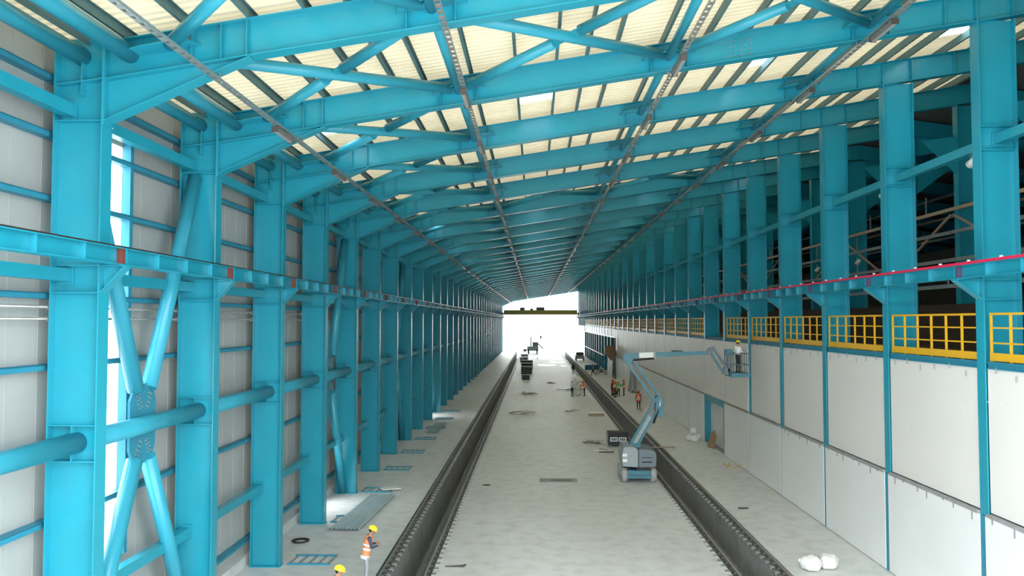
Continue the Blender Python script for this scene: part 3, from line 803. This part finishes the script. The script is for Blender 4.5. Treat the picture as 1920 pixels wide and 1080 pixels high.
    body.polygons.foreach_set('use_smooth', np.ones(nf, dtype=bool)); body.update()
    ob('body', body, e)
    # torso shell sections for the vest, (height, half width, half depth)
    prof = [(-.10, .185, .150), (.0, .185, .150), (.10, .175, .138), (.22, .190, .142), (.36, .208, .150), (.45, .205, .125), (.52, .15, .105), (.555, .09, .085)]
    def shell(zs, inf):
        def at(z):
            for (z0, a0, b0), (z1, a1, b1) in zip(prof[:-1], prof[1:]):
                if z <= z1:
                    t = (z - z0) / (z1 - z0); return a0 + (a1 - a0)*t + inf, b0 + (b1 - b0)*t + inf
            return prof[-1][1] + inf, prof[-1][2] + inf
        def fn(bm):
            n = 24; rows = []
            for z in zs:
                a, b = at(z)
                rows.append([bm.verts.new(T(V((a*math.cos(t), b*math.sin(t), z)))) for t in [2*math.pi*i/n for i in range(n)]])
            for r0, r1 in zip(rows[:-1], rows[1:]):
                for i in range(n):
                    f = bm.faces.new((r0[i], r0[(i+1) % n], r1[(i+1) % n], r1[i])); f.smooth = True
        return fn
    if vest is not None:
        vo = ob('vest', mesh('vest', shell([z for z, _, _ in prof], 0), vest), e)
        ob('reflective_band', mesh('band', shell([.08, .15], .006), REFL), vo)
        ob('reflective_band', mesh('band', shell([.22, .28], .006), REFL), vo)
    if shirt_hem is not None:
        ob('shirt_hem', mesh('hem', shell([-.19, -.09], .004), shirt_hem), e)
    # head: hair, eyes, mouth and helmet
    def hairf(bm):
        ball(bm, hd + hup*.035 - hf*.022, .1, .99, .93, .95, n=14)
    ob('hair', mesh('hair', hairf, HAIR), e)
    for s in (-1, 1):
        ob('eye', mesh('eye', lambda bm: ball(bm, hd + hup*.012 + hf*.09 + V((s*.034, 0, 0)), .012, n=8), HAIR), e)
    ob('mouth', mesh('mouth', lambda bm: ball(bm, hd - hup*.06 + hf*.089, .02, 1, .4, .28, n=8), REDC), e)
    if helmet is not None:
        Mx = Matrix((V((1, 0, 0)), hf, hup)).transposed()
        def dome(bm):
            n = 18; rows = []
            for ph in (0, 18, 36, 54, 72, 84):
                rr = math.cos(R(ph)); zz = math.sin(R(ph))
                rows.append([bm.verts.new(hd + Mx @ V((.125*rr*math.cos(t), .145*rr*math.sin(t), .055 + .115*zz))) for t in [2*math.pi*i/n for i in range(n)]])
            for r0, r1 in zip(rows[:-1], rows[1:]):
                for i in range(n):
                    f = bm.faces.new((r0[i], r0[(i+1) % n], r1[(i+1) % n], r1[i])); f.smooth = True
            bm.faces.new(rows[-1])
        hm = ob('helmet', mesh('helmet', dome, helmet), e)
        def brim(bm):
            n = 18
            for z0 in (.048,):
                A = [bm.verts.new(hd + Mx @ V((.122*math.cos(t), .142*math.sin(t), .06))) for t in [2*math.pi*i/n for i in range(n)]]
                B = [bm.verts.new(hd + Mx @ V((.140*math.cos(t), (.205 if math.sin(t) > 0 else .158)*math.sin(t), z0))) for t in [2*math.pi*i/n for i in range(n)]]
                for i in range(n): bm.faces.new((A[i], A[(i+1) % n], B[(i+1) % n], B[i]))
        ob('brim', mesh('brim', brim, helmet), hm)
        def ridge(bm):
            pts = [hd + Mx @ V((0, .145*math.cos(R(a)), .06 + .118*math.sin(R(a)))) for a in range(10, 171, 20)]
            for a, b in zip(pts[:-1], pts[1:]): tube(bm, a, b, .014, n=6)
        ob('ridge', mesh('ridge', ridge, helmet), hm)
    return e
V = Vector
fwd_arms = [(V((-.05, .10, -.26)), V((.06, .31, -.24))), (V((.05, .10, -.26)), V((-.06, .31, -.24)))]
fold_arms = [(V((-.05, .07, -.27)), V((.14, .24, -.20))), (V((.05, .07, -.27)), V((-.12, .26, -.26)))]
rest_arms = [(V((-.05, .02, -.29)), V((-.03, .16, -.50))), (V((.05, .02, -.29)), V((.03, .16, -.50)))]
walk_legs = [(V((-.02, .17, -.40)), V((-.02, .26, -.81))), (V((.02, -.06, -.43)), V((.02, -.34, -.80)))]
squat_legs = [(V((-.10, .38, .02)), V((-.08, .12, -.36))), (V((.10, .38, .02)), V((.08, .12, -.36)))]
person('worker in orange vest and yellow helmet standing with folded arms beside the left pit', (-5.52, 26.95, 0), R(-75), (NAVY, GREYC, BLACK), lean=12, headp=22, arms=fold_arms, vest=ORANGE2, helmet=HELY, voxel=0.012, shirt_hem=SHIRTW)
person('worker with yellow helmet cut off by the bottom edge of the photo', (-5.52, 22.55, 0), R(-75), (ORANGE2, GREYC, BLACK), lean=10, headp=15, arms=rest_arms, vest=ORANGE2, helmet=HELY, voxel=0.012)
person('worker in orange vest standing alone between right pit and white wall', (9.92, 79.0, 0), R(8), (REDC, DARKC, BLACK), vest=ORANGE, helmet=HELR)
person('worker in green vest standing in the group beside the right pit', (9.35, 92.3, 0), R(-20), (GREENV, DARKC, BLACK), lean=8, arms=fwd_arms, vest=GREENV, helmet=HELW)
person('worker in dark red standing at the left of the group by the right pit', (8.75, 93.6, 0), R(-80), (REDC, DARKC, BLACK), lean=6, arms=rest_arms, vest=None, helmet=HELR)
person('crouching worker with white helmet in front of the group by the pit', (9.0, 91.0, 0), R(60), (REDC, DARKC, BLACK), lean=24, headp=-6, arms=fwd_arms, legs=squat_legs, drop=.46, vest=None, helmet=HELW)
person('worker in dark orange behind the green vest in the group by the pit', (9.15, 94.6, 0), R(170), (REDC, DARKC, BLACK), arms=rest_arms, vest=ORANGE, helmet=HELY)
person('worker with red vest at the right of the group by the pit', (10.1, 93.5, 0), R(70), (NAVY, NAVY, BLACK), arms=fwd_arms, vest=ORANGE, helmet=HELR)
person('man in pale shirt and black trousers left of the white sack stack', (4.2, 92.6, 0), R(-50), (SHIRTW, DARKC, BLACK), arms=rest_arms, vest=None, helmet=HELW)
person('worker in orange vest bending beside the white sack stack', (5.62, 93.2, 0), R(80), (ORANGE, DARKC, BLACK), lean=16, arms=fwd_arms, vest=ORANGE, helmet=HELY)
person('man in grey shirt striding across the far right floor', (9.1, 128.0, 0), R(75), (GREYC, DARKC, BLACK), lean=6, legs=walk_legs, vest=None, helmet=None)
person('dark clothed figure standing at the edge of the right pit far off', (6.1, 130.5, 0), R(20), (DARKC, DARKC, BLACK), arms=rest_arms, vest=None, helmet=None)

# ------------------------------------------------------------------ boom lift
LX, LY = 5.48, 44.4
lf = thing('boom_lift', 'teal articulated boom lift reaching over the right pit to the white wall', 'boom lift', (LX, LY, 0))
def P_(name, fn, m, par=lf, bevel=0): return ob(name, mesh(name, fn, m, bevel), par)
P_('chassis', lambda bm: bx(bm, -.62, .62, -.85, 1.25, .28, .62), LTEAL, bevel=.03)
P_('front_bumper', lambda bm: bx(bm, -.66, .66, -.98, -.86, .22, .36), LTEAL, bevel=.02)
P_('front_panel', lambda bm: bx(bm, -.34, .5, -.93, -.87, .40, .60), LTEAL, bevel=.015)
for sx in (-1, 1):
    for y in (-.62, 1.0):
        wh = P_('wheel', lambda bm: tube(bm, (sx*.62, y, .36), (sx*.90, y, .36), .36, n=24), RUBBER)
        P_('hub', lambda bm: tube(bm, (sx*.90, y, .36), (sx*.915, y, .36), .19, n=16), LGREY, wh)
P_('turntable', lambda bm: tube(bm, (0, 0, .62), (0, 0, .82), .48, n=24), BLACK)
P_('swing_motor', lambda bm: bx(bm, -.1, .58, -.8, -.5, .62, .80), BLACK, bevel=.02)
cv = P_('left_cover', lambda bm: prism(bm, [(-.86, .84), (-.06, .80), (-.06, 1.72), (-.30, 1.86), (-.80, 1.84), (-.90, 1.4)], 'y', -.95, 1.15), LGREY, bevel=.03)
for z in (1.08, 1.36): P_('vent_panel', lambda bm: bx(bm, -.88, -.64, -.965, -.945, z, z + .15), LAMPW, cv)
cv = P_('right_cover', lambda bm: prism(bm, [(-.03, .80), (.86, .84), (.90, 1.45), (.80, 1.66), (.30, 1.76), (-.03, 1.72)], 'y', -1.0, 1.15), LDGREY, bevel=.03)
P_('louvre', lambda bm: bx(bm, .12, .66, -1.015, -.995, 1.05, 1.12), BLACK, cv)
P_('louvre', lambda bm: bx(bm, .12, .66, -1.015, -.995, 1.30, 1.34), BLACK, cv)
A0 = V((-.22, .1, 1.75)); A1 = V((1.18, .1, 4.20)); A2 = V((-.48, .1, 6.48)); B0 = V((-.62, .1, 6.60)); B1 = V((3.86, .1, 6.76)); J0 = V((4.02, .1, 6.98)); J1 = V((4.72, .1, 5.86))
P_('riser_foot', lambda bm: bx(bm, -.42, .18, -.2, .4, 1.55, 1.95), LTEAL, bevel=.03)
for dx, dz in ((-.14, .10), (.16, -.10)):
    P_('lower_riser_arm', lambda bm: bar(bm, A0 + V((dx, 0, dz)), A1 + V((dx, 0, dz)), .3, .12), LTEAL, bevel=.01)
P_('lower_riser_cover', lambda bm: bar(bm, A0 + V((.05, -.2, .1)), A0.lerp(A1, .62) + V((.05, -.2, .1)), .04, .2), LGREY)
P_('lift_cylinder', lambda bm: tube(bm, A0.lerp(A1, .55) + V((.32, -.2, -.1)), A1 + V((.02, -.2, -.35)), .06, n=10), BLACK)
P_('cylinder_rod', lambda bm: tube(bm, A1 + V((-.05, -.22, -.65)), A1 + V((.12, -.22, .22)), .045, n=10), CHROME)
P_('elbow_bracket', lambda bm: prism(bm, [(1.0, 3.4), (1.38, 3.3), (1.46, 4.1), (1.34, 4.46), (1.0, 4.4)], 'y', -.14, .34), LTEAL, bevel=.02)
for dx, dz in ((-.17, -.06), (.17, .06)):
    P_('upper_riser_arm', lambda bm: bar(bm, A1 + V((dx, 0, dz)), A2 + V((dx, 0, dz)), .26, .13), LTEAL, bevel=.01)
P_('upper_knuckle', lambda bm: prism(bm, [(-.66, 6.28), (-.36, 6.18), (-.18, 6.38), (-.3, 6.74), (-.66, 6.74), (-.74, 6.5)], 'y', -.12, .32), LTEAL, bevel=.02)
P_('main_boom', lambda bm: bar(bm, B0, B0.lerp(B1, .70), .26, .25), LTEAL, bevel=.015)
P_('boom_white_sleeve', lambda bm: bar(bm, B0.lerp(B1, .17), B0.lerp(B1, .34), .28, .27), LAMPW)
P_('boom_collar', lambda bm: bar(bm, B0.lerp(B1, .34), B0.lerp(B1, .365), .34, .38), LGREY)
P_('hose_bundle', lambda bm: bar(bm, B0.lerp(B1, .56) + V((0, 0, .17)), B0.lerp(B1, .70) + V((0, 0, .13)), .2, .06), BLACK, bevel=.02)
P_('inner_boom', lambda bm: bar(bm, B0.lerp(B1, .68), B1, .2, .19), LTEAL, bevel=.01)
P_('boom_cylinder', lambda bm: tube(bm, A2 + V((.25, -.1, -.12)), B0.lerp(B1, .35) + V((0, -.1, -.2)), .055, n=10), BLACK)
P_('jib_knuckle', lambda bm: prism(bm, [(3.76, 6.66), (4.0, 6.70), (4.2, 6.92), (4.08, 7.08), (3.92, 7.04), (3.74, 6.84)], 'y', -.03, .23), LDGREY, bevel=.02)
for dx in (-.1, .1):
    P_('jib_arm', lambda bm: bar(bm, J0 + V((dx, 0, dx)), J1 + V((dx, 0, dx)), .18, .1), LTEAL if dx < 0 else LDGREY)
P_('basket_mount', lambda bm: prism(bm, [(4.6, 5.62), (4.98, 5.55), (5.0, 5.92), (4.72, 6.02)], 'y', -.1, .3), LDGREY, bevel=.02)
P_('basket_floor', lambda bm: bx(bm, 4.90, 5.88, -.75, .95, 5.50, 5.72), LTEAL, bevel=.02)
for x_ in (4.93, 5.4, 5.86):
    for y in (-.72, .92):
        P_('basket_post', lambda bm: tube(bm, (x_, y, 5.7), (x_, y, 6.74), .02, n=8), LDGREY)
for y in (-.15, .35): P_('basket_post', lambda bm: tube(bm, (5.86, y, 5.7), (5.86, y, 6.74), .02, n=8), LDGREY)
for z in (6.15, 6.74):
    for y in (-.72, .92): P_('basket_rail', lambda bm: tube(bm, (4.93, y, z), (5.86, y, z), .022, n=8), LDGREY)
    for x_ in (4.93, 5.86): P_('basket_rail', lambda bm: tube(bm, (x_, -.72, z), (x_, .92, z), .022, n=8), LDGREY)
P_('control_box', lambda bm: bx(bm, 4.78, 5.12, -.2, .4, 6.62, 6.95), LTEAL, bevel=.04)
P_('control_stand', lambda bm: bx(bm, 4.86, 5.06, -.1, .3, 5.7, 6.62), LDGREY, bevel=.02)
person('worker with yellow helmet standing in the basket of the boom lift', (LX + 5.36, LY - .25, 5.735), R(-70), (SHIRTW, DARKC, BLACK), arms=fwd_arms, headp=8, vest=None, helmet=HELY, voxel=0.014, scale=.95)

# ------------------------------------------------------------------ things on the floor
e = thing('equipment_cart', 'black boxy cart with two pale vents behind the boom lift', 'cart', (5.62, 55.9, 0))
ob('body', BX('cart_body', BLACK, -.68, .68, -.2, .8, .12, .98, bevel=.02), e)
for x_ in (-.54, .04): 
    f = ob('vent_panel', BX('cart_vent', LAMPW, x_, x_ + .5, -.225, -.2, .36, .64), e)
    ob('vent_mesh', BX('cart_mesh', LDGREY, x_ + .05, x_ + .45, -.232, -.225, .41, .59), f)
ob('side_plate', BX('cart_side', LGREY, -.71, -.685, -.15, .75, .2, .9), e)
for x_ in (-.55, .55):
    for y in (-.05, .65): ob('wheel', mesh('cart_wheel', lambda bm: tube(bm, (x_ - .04, y, .09), (x_ + .04, y, .09), .09, n=12), RUBBER), e)
tag(ob('plank', BX('plank', WOOD, -1.6, 1.6, -.11, .11, 0, .05, bevel=.008), None, (7.62, 54.6, .135)), 'pale timber plank laid across the right pit behind the boom lift', 'plank')
# floor frames beside the left columns
def ladder_frame(bm):
    for y in (0, 1.05): bx(bm, 0, 1.5, y, y + .09, 0, .09)
    for i in range(5):
        bar(bm, (.05 + i*.33, .05, .045), (.22 + i*.30, 1.1, .045), .06, .06)
def lf_kit():
    k_ = [('side_bar', mesh('lfs', lambda bm: bx(bm, 0, 1.5, y, y + .06, 0, .06), BLUE2)) for y in (0, 1.05)]
    k_ += [('cross_bar', mesh('lfc', lambda bm: bar(bm, (.06 + i*.34, .06, .03), (.14 + i*.34, 1.05, .03), .05, .05), GALV)) for i in range(5)]
    return k_
lk_ = lf_kit()
for k in (3, 4, 5, 6, 7, 8, 9, 10, 11):
    place(lk_, 'floor_frame', f'flat blue ladder frame lying at the foot of {ORD[k]} left column', 'frame', (-8.62, D(k) + .1, 0), group='ladder frames at the left column feet')
def corr(wd, ln):
    def fn(bm):
        n = 8; p = wd / n; pts = []
        for i in range(n): pts += [(i*p, .0), (i*p + p*.4, .0), (i*p + p*.5, .05), (i*p + p*.9, .05)]
        pts.append((wd, 0))
        rows = [[bm.verts.new((x_, y, z + .01)) for x_, z in pts] for y in (0, ln)]
        rows2 = [[bm.verts.new((x_, y, z)) for x_, z in pts] for y in (0, ln)]
        for i in range(len(pts) - 1):
            bm.faces.new((rows[0][i], rows[0][i+1], rows[1][i+1], rows[1][i]))
            bm.faces.new((rows2[0][i+1], rows2[0][i], rows2[1][i], rows2[1][i+1]))
    return fn
SHEETM = mat('pale_blue_sheet', (0.46, 0.56, 0.58), 0.4, 0.2, var=0.15, scale=2)
place([('x', mesh('sheet_a', corr(1.25, 6.6), SHEETM))], 'metal_sheet', 'long pale corrugated sheet lying on the floor by the fourth left column', 'sheet', (-8.35, 33.2, .065), (0, 0, R(-3)))
place([('x', mesh('sheet_b', corr(1.0, 6.0), SHEETM))], 'metal_sheet', 'pale corrugated sheet lying on the floor by the ninth left column', 'sheet', (-8.3, 62.0, 0), (0, 0, 0))
place([('x', mesh('sheet_c', lambda bm: prism(bm, [(0,0),(.9,.1),(.7,.7),(-.1,.6)], 'z', 0.0, .03), SHIRTW))], 'plastic_scrap', 'white scrap of foil lying on the floor by the fifth left column', 'scrap', (-7.5, 40.7, .1), (0, 0, .3))
def coil(bm):
    for r in (.22, .27, .32):
        pts = [V((r*math.cos(t), r*math.sin(t), .03 + .02*(r > .25))) for t in [2*math.pi*i/20 for i in range(21)]]
        for a, b in zip(pts[:-1], pts[1:]): tube(bm, a, b, .022, n=6, cap=False)
place([('x', mesh('cable_coil', coil, BLACK))], 'cable_coil', 'coil of dark cable on the floor behind the third left column', 'cable', (-9.0, 31.6, 0))
# sacks
def sack(seed, sx, sy, sz):
    def fn(bm):
        rnd = random.Random(seed)
        bmesh.ops.create_icosphere(bm, subdivisions=3, radius=1)
        for v in bm.verts:
            n = 1 + .16*math.sin(5*v.co.x + seed) * math.cos(4*v.co.y + 2*seed) + rnd.uniform(-.05, .05)
            v.co = V((v.co.x*sx*n, v.co.y*sy*n, max(-.72, v.co.z)*sz*n + .72*sz))
        zmin = min(v.co.z for v in bm.verts)
        for v in bm.verts: v.co.z -= zmin
        for f in bm.faces: f.smooth = True
    return fn
def sack_thing(label, loc, seed, sx, sy, sz, rz=0, group=None):
    e = thing('sack', label, 'sack', loc, rz, group)
    ob('bag', mesh('bag', sack(seed, sx, sy, sz), WHITE), e)
    ob('tied_neck', mesh('neck', lambda bm: (tube(bm, (sx*.85, 0, sz*.9), (sx*1.25, 0, sz*1.05), .05, .09, n=8)), WHITE), e)
    return e
sack_thing('crumpled white sack at the bottom edge, left one of two by the wall', (9.42, 28.5, 0), 1, .34, .34, .27, 2.6, 'white sacks near the bottom edge')
sack_thing('crumpled white sack at the bottom edge, right one of two by the wall', (10.05, 28.75, 0), 2, .32, .36, .26, .4, 'white sacks near the bottom edge')
for i, (dx, dy, z, lb) in enumerate(((0, 0, 0, 'left bottom'), (.55, .2, 0, 'right bottom'), (.3, .1, .42, 'top'), (.25, -.4, 0, 'front'))):
    sack_thing(f'white rubble sack before the doorway, {lb} of the heap', (10.95 + dx*1.15, 58.9 + dy*1.6, z), 11 + i, .24, .26, .24, i*1.57, 'white sacks before the doorway')
for i in range(3):
    for j in range(2):
        sack_thing(f'big white sack stacked on the hall floor between two workers, {["bottom","middle","top"][i]} {["near","far"][j]} one', (4.95, 93.9 + j*1.15, i*.70), 31 + i*2 + j, .44, .36, .36, 0, 'white sack stack between workers')
for (x_, y, i) in ((10.9, 78.5, 1), (11.4, 80.5, 2)):
    sack_thing(f'small white sack on the floor by the white wall, {["nearer", "farther"][i-1]} of two', (x_, y, 0), 50 + i, .28, .3, .2, i, 'small sacks by the white wall')
# boards
place([('x', mesh('board', lambda bm: prism(bm, [(-.62, 0), (.5, 0), (.62, .9), (.2, 1.25), (-.4, 1.0)], 'y', 0, .03), CARD))], 'leaning_board', 'brown board leaning on the white wall beside the doorway', 'board', (11.72, 55.3, 0), (R(-10), 0, R(-80)))
for i, (x_, y, a) in enumerate(((11.3, 48.4, 1.1), (11.55, 49.4, 1.35), (11.7, 48.2, .9), (11.2, 49.0, 1.6))):
    place([('x', BX('stick', YEL, -.45, .45, -.025, .025, 0, .04))], 'yellow_stick', f'short yellow batten on the floor by the wall, {["first","second","third","fourth"][i]} of a loose bunch', 'batten', (x_, y, .0), (0, 0, a), group='loose yellow battens')
place([('x', mesh('white_panel', lambda bm: bx(bm, 0, .1, -2.6, 2.6, 0, 3.4), PANL))], 'loose_panel', 'white wall panel propped upright at the end of the white wall', 'panel', (11.35, 125.6, 0), (0, R(3), R(2)))
place([('x', mesh('brown_sheet', lambda bm: prism(bm, [(-1.1, 1.2), (0, 0), (1.1, 1.0), (0.3, 2.2), (-.9, 2.2)], 'y', 0, .05), CARD))], 'hanging_board', 'grey brown board sticking up over the propped white panel', 'board', (11.25, 121.0, 2.6), (0, 0, R(20)))
place([('x', BX('post', STEELD, -.12, .12, -.12, .12, 0, 6.0))], 'dark_post', 'dark post at the end of the white panel wall', 'post', (11.75, 120.6, 0))
place([('x', BX('tall_panel', PITM, 0, .08, -1.6, 1.6, 0, 2.5))], 'spare_wall_panel', 'grey green panel standing against the white wall behind the workers', 'panel', (11.3, 98.5, 0), (0, R(6), 0))
# stacks far off
for i, (y, h_, wd) in enumerate(((119.0, .7, .55), (131.0, 1.2, .85), (138.0, 1.4, .9), (146.0, 1.5, 1.0), (170.0, 1.0, .8), (185.0, 1.0, .8))):
    e = thing('pallet_stack', ['nearest small dark pallet stack', 'second dark pallet stack', 'third dark pallet stack', 'fourth dark pallet stack', 'fifth pale topped pallet stack', 'farthest pale topped pallet stack'][i] + ' on the far hall floor', 'stack', (-1.3 - .02*i - (.9 if i > 3 else 0), y, 0), 0, 'pallet stacks on the far floor')
    n = 4 if i else 2
    for j in range(n):
        ob('pallet_layer', BX('layer', BLACK, -wd, wd, -.6, .6, j*h_/n + .03, (j+1)*h_/n - .06, bevel=.01), e)
        ob('cover_sheet', BX('sheet', LAMPW if i > 3 else LDGREY, -wd - .03, wd + .03, -.62, .62, (j+1)*h_/n - .06, (j+1)*h_/n), e)
    ob('foot', BX('foot', WOOD, -wd, -wd + .15, -.6, .6, 0, .04), e); ob('foot', BX('foot', WOOD, wd - .15, wd, -.6, .6, 0, .04), e)
# little debris
def slab_heap(seed, w_, d_, n):
    rnd = random.Random(seed)
    return [('slab', mesh('slab', lambda bm: bar(bm, (rnd.uniform(-w_, w_)*.5 - .25*w_, rnd.uniform(-d_, d_)*.5, .03 + j*.04), (rnd.uniform(-w_, w_)*.5 + .4*w_, rnd.uniform(-d_, d_)*.5, .04 + j*.04), .22, .05), (WOOD, LAMPW, PITM, STEELD)[(seed + j) % 4])) for j in range(n)]
for i, (x_, y, w_, d_, n, lb) in enumerate((
        (3.4, 77.5, 1.1, 1.0, 4, 'small pile of pale slabs on the middle floor right of centre'),
        (-1.3, 75.3, 1.8, 1.5, 6, 'low heap of dark scrap on the middle floor left of centre'),
        (-1.1, 95.0, 1.8, 1.5, 7, 'scattered scrap heap left of centre far down the floor'),
        (4.1, 57.2, 1.0, .8, 5, 'low pile of scrap left of the black cart'),
        (4.55, 53.6, 1.0, .7, 4, 'reddish scrap in front of the black cart'),
        (10.0, 78.0, .7, .6, 3, 'thin slabs on the floor left of the lone orange worker'),
        (4.5, 101.0, 2.5, .8, 4, 'long reddish battens on the floor left of the pale shirted man'),
        (2.0, 112.0, 1.4, 1.0, 3, 'dark slabs in the middle of the far floor'))):
    place(slab_heap(i + 3, w_, d_, n), 'scrap_heap', lb, 'scrap', (x_, y, 0))
e = thing('crate', 'pale flat crate lying left of the right pit', 'crate', (5.5, 73.6, 0))
ob('lid', BX('crate_lid', LAMPW, -.72, .72, -.35, .45, .28, .34, bevel=.01), e); ob('box', BX('crate_box', WOOD, -.68, .68, -.32, .42, .0, .28), e)
place([('x', mesh('scrap_d', lambda bm: prism(bm, [(-.18,0),(.12,-.08),(.2,.06),(-.05,.14)], 'z', 0, .05), STEELD))], 'scrap_piece', 'small dark offcut lying alone left of the floor middle', 'scrap', (-2.5, 42.5, 0))
place([('x', mesh('scrap_e', lambda bm: prism(bm, [(-.35,0),(.30,.0),(.36,.25),(.24,.1)], 'z', 0, .05), STEELD))], 'scrap_piece', 'dark hooked offcut near the bottom right of the left pit', 'scrap', (-2.75, 28.5, 0))
place([('x', BX('scrap_f', STEELD, -.22, .22, -.06, .06, 0, .06, bevel=.01))], 'scrap_piece', 'short dark bar on the floor right of the right pit', 'scrap', (9.4, 37.6, 0))
place([('x', BX('patch', PITM, -1.0, 1.0, -.55, .55, 0, .006))], 'floor_cover', 'faint grey rectangular cover set in the middle of the floor', 'cover', (1.25, 44.0, 0))
place([('x', BX('patch_bar', STEELD, -.55, .55, -.05, .05, 0, .04))], 'flat_bar', 'dark flat bar lying on the rectangular floor cover', 'bar', (1.4, 43.9, .007))
def puddle(seed, a, b):
    def fn(bm):
        rnd = random.Random(seed); n = 20
        A = [bm.verts.new((a*math.cos(2*math.pi*i/n)*rnd.uniform(.7, 1.1), b*math.sin(2*math.pi*i/n)*rnd.uniform(.7, 1.1), .004)) for i in range(n)]
        bm.faces.new(A)
    return fn
for i, (x_, y, a, b, lb) in enumerate(((2.2, 158, 1.8, 2.6, 'largest shiny wet patch'), (5.4, 155, .6, 1.0, 'small shiny wet patch right of the largest'), (1.4, 185, 1.2, 2.5, 'shiny wet patch beyond the largest'), (4.6, 168, 1.8, .9, 'thin wet streak right of the middle'))):
    place([('x', mesh('puddle', puddle(i, a, b), GLASSY))], 'puddle', lb + ' on the far floor', 'puddle', (x_, y, 0))
# machine by the opening
e = thing('loader', 'hazy grey wheeled machine standing before the bright far opening', 'machine', (-.4, 214, 0))
ob('body', BX('ld_body', LGREY, -1.6, 1.4, -1.2, 1.6, .7, 1.9, bevel=.08), e)
ob('cab', BX('ld_cab', LDGREY, -.2, 1.3, -.9, .8, 1.9, 3.0, bevel=.08), e)
ob('mast', BX('ld_mast', LDGREY, -.75, -.45, -.4, -.1, 1.9, 4.4), e)
ob('arm', mesh('ld_arm', lambda bm: bar(bm, (1.2, -.3, 2.6), (2.6, -.3, 1.2), .3, .3), LDGREY), e)
for sx in (-1.2, 1.0):
    for y in (-1.2, 1.3): ob('wheel', mesh('ld_wheel', lambda bm: tube(bm, (sx - .2, y, .55), (sx + .2, y, .55), .55, n=16), BLACK), e)
ob('counterweight', BX('ld_cw', LGREY, -2.6, -1.65, -.8, .8, .5, 1.2, bevel=.05), e)
# clutter along the far right floor
e = thing('motorcycle', 'parked motorbike by the far right wall beside the striding man', 'motorcycle', (10.6, 130.5, 0), R(80))
for y in (-.62, .62):
    def wf(bm):
        pts = [V((0, y + .27*math.cos(t), .3 + .27*math.sin(t))) for t in [2*math.pi*i/16 for i in range(17)]]
        for a, b in zip(pts[:-1], pts[1:]): tube(bm, a, b, .045, n=6, cap=False)
    ob('wheel', mesh('mc_wheel', wf, BLACK), e)
ob('tank', mesh('mc_tank', lambda bm: ball(bm, (0, .12, .8), .2, .7, 1.3, .7), LGREY), e)
ob('seat', BX('mc_seat', BLACK, -.12, .12, -.65, -.05, .74, .84, bevel=.03), e)
ob('engine', BX('mc_engine', STEELD, -.14, .14, -.2, .25, .32, .62, bevel=.03), e)
ob('fork', mesh('mc_fork', lambda bm: tube(bm, (0, .62, .3), (0, .4, 1.0), .035, n=8), GALV), e)
ob('handlebar', mesh('mc_bar', lambda bm: tube(bm, (-.34, .36, 1.02), (.34, .36, 1.02), .02, n=8), BLACK), e)
e = thing('work_bench', 'blue work bench with gear by the far right open bays', 'bench', (9.9, 141, 0), R(5))
ob('top', BX('wb_top', BLUE2, -1.3, 1.3, -.6, .6, .85, .95), e)
ob('cabinet', BX('wb_cab', BLUE2, -1.2, 1.2, .1, .55, .1, .85), e)
for sx in (-1.2, 1.2):
    for y in (-.5, .5): ob('leg', BX('wb_leg', STEELD, sx - .05, sx + .05, y - .05, y + .05, 0, .85), e)
e = thing('parked_van', 'small grey vehicle parked near the far right wall', 'vehicle', (9.6, 176, 0))
ob('body', BX('pv_body', LGREY, -.9, .9, -1.8, 1.8, .45, 1.2, bevel=.1), e)
ob('cabin', BX('pv_cab', STEELD, -.8, .8, -1.6, .8, 1.2, 1.8, bevel=.12), e)
for sx in (-.8, .8):
    for y in (-1.2, 1.2): ob('wheel', mesh('pv_wheel', lambda bm: tube(bm, (sx - .1, y, .35), (sx + .1, y, .35), .35, n=14), BLACK), e)
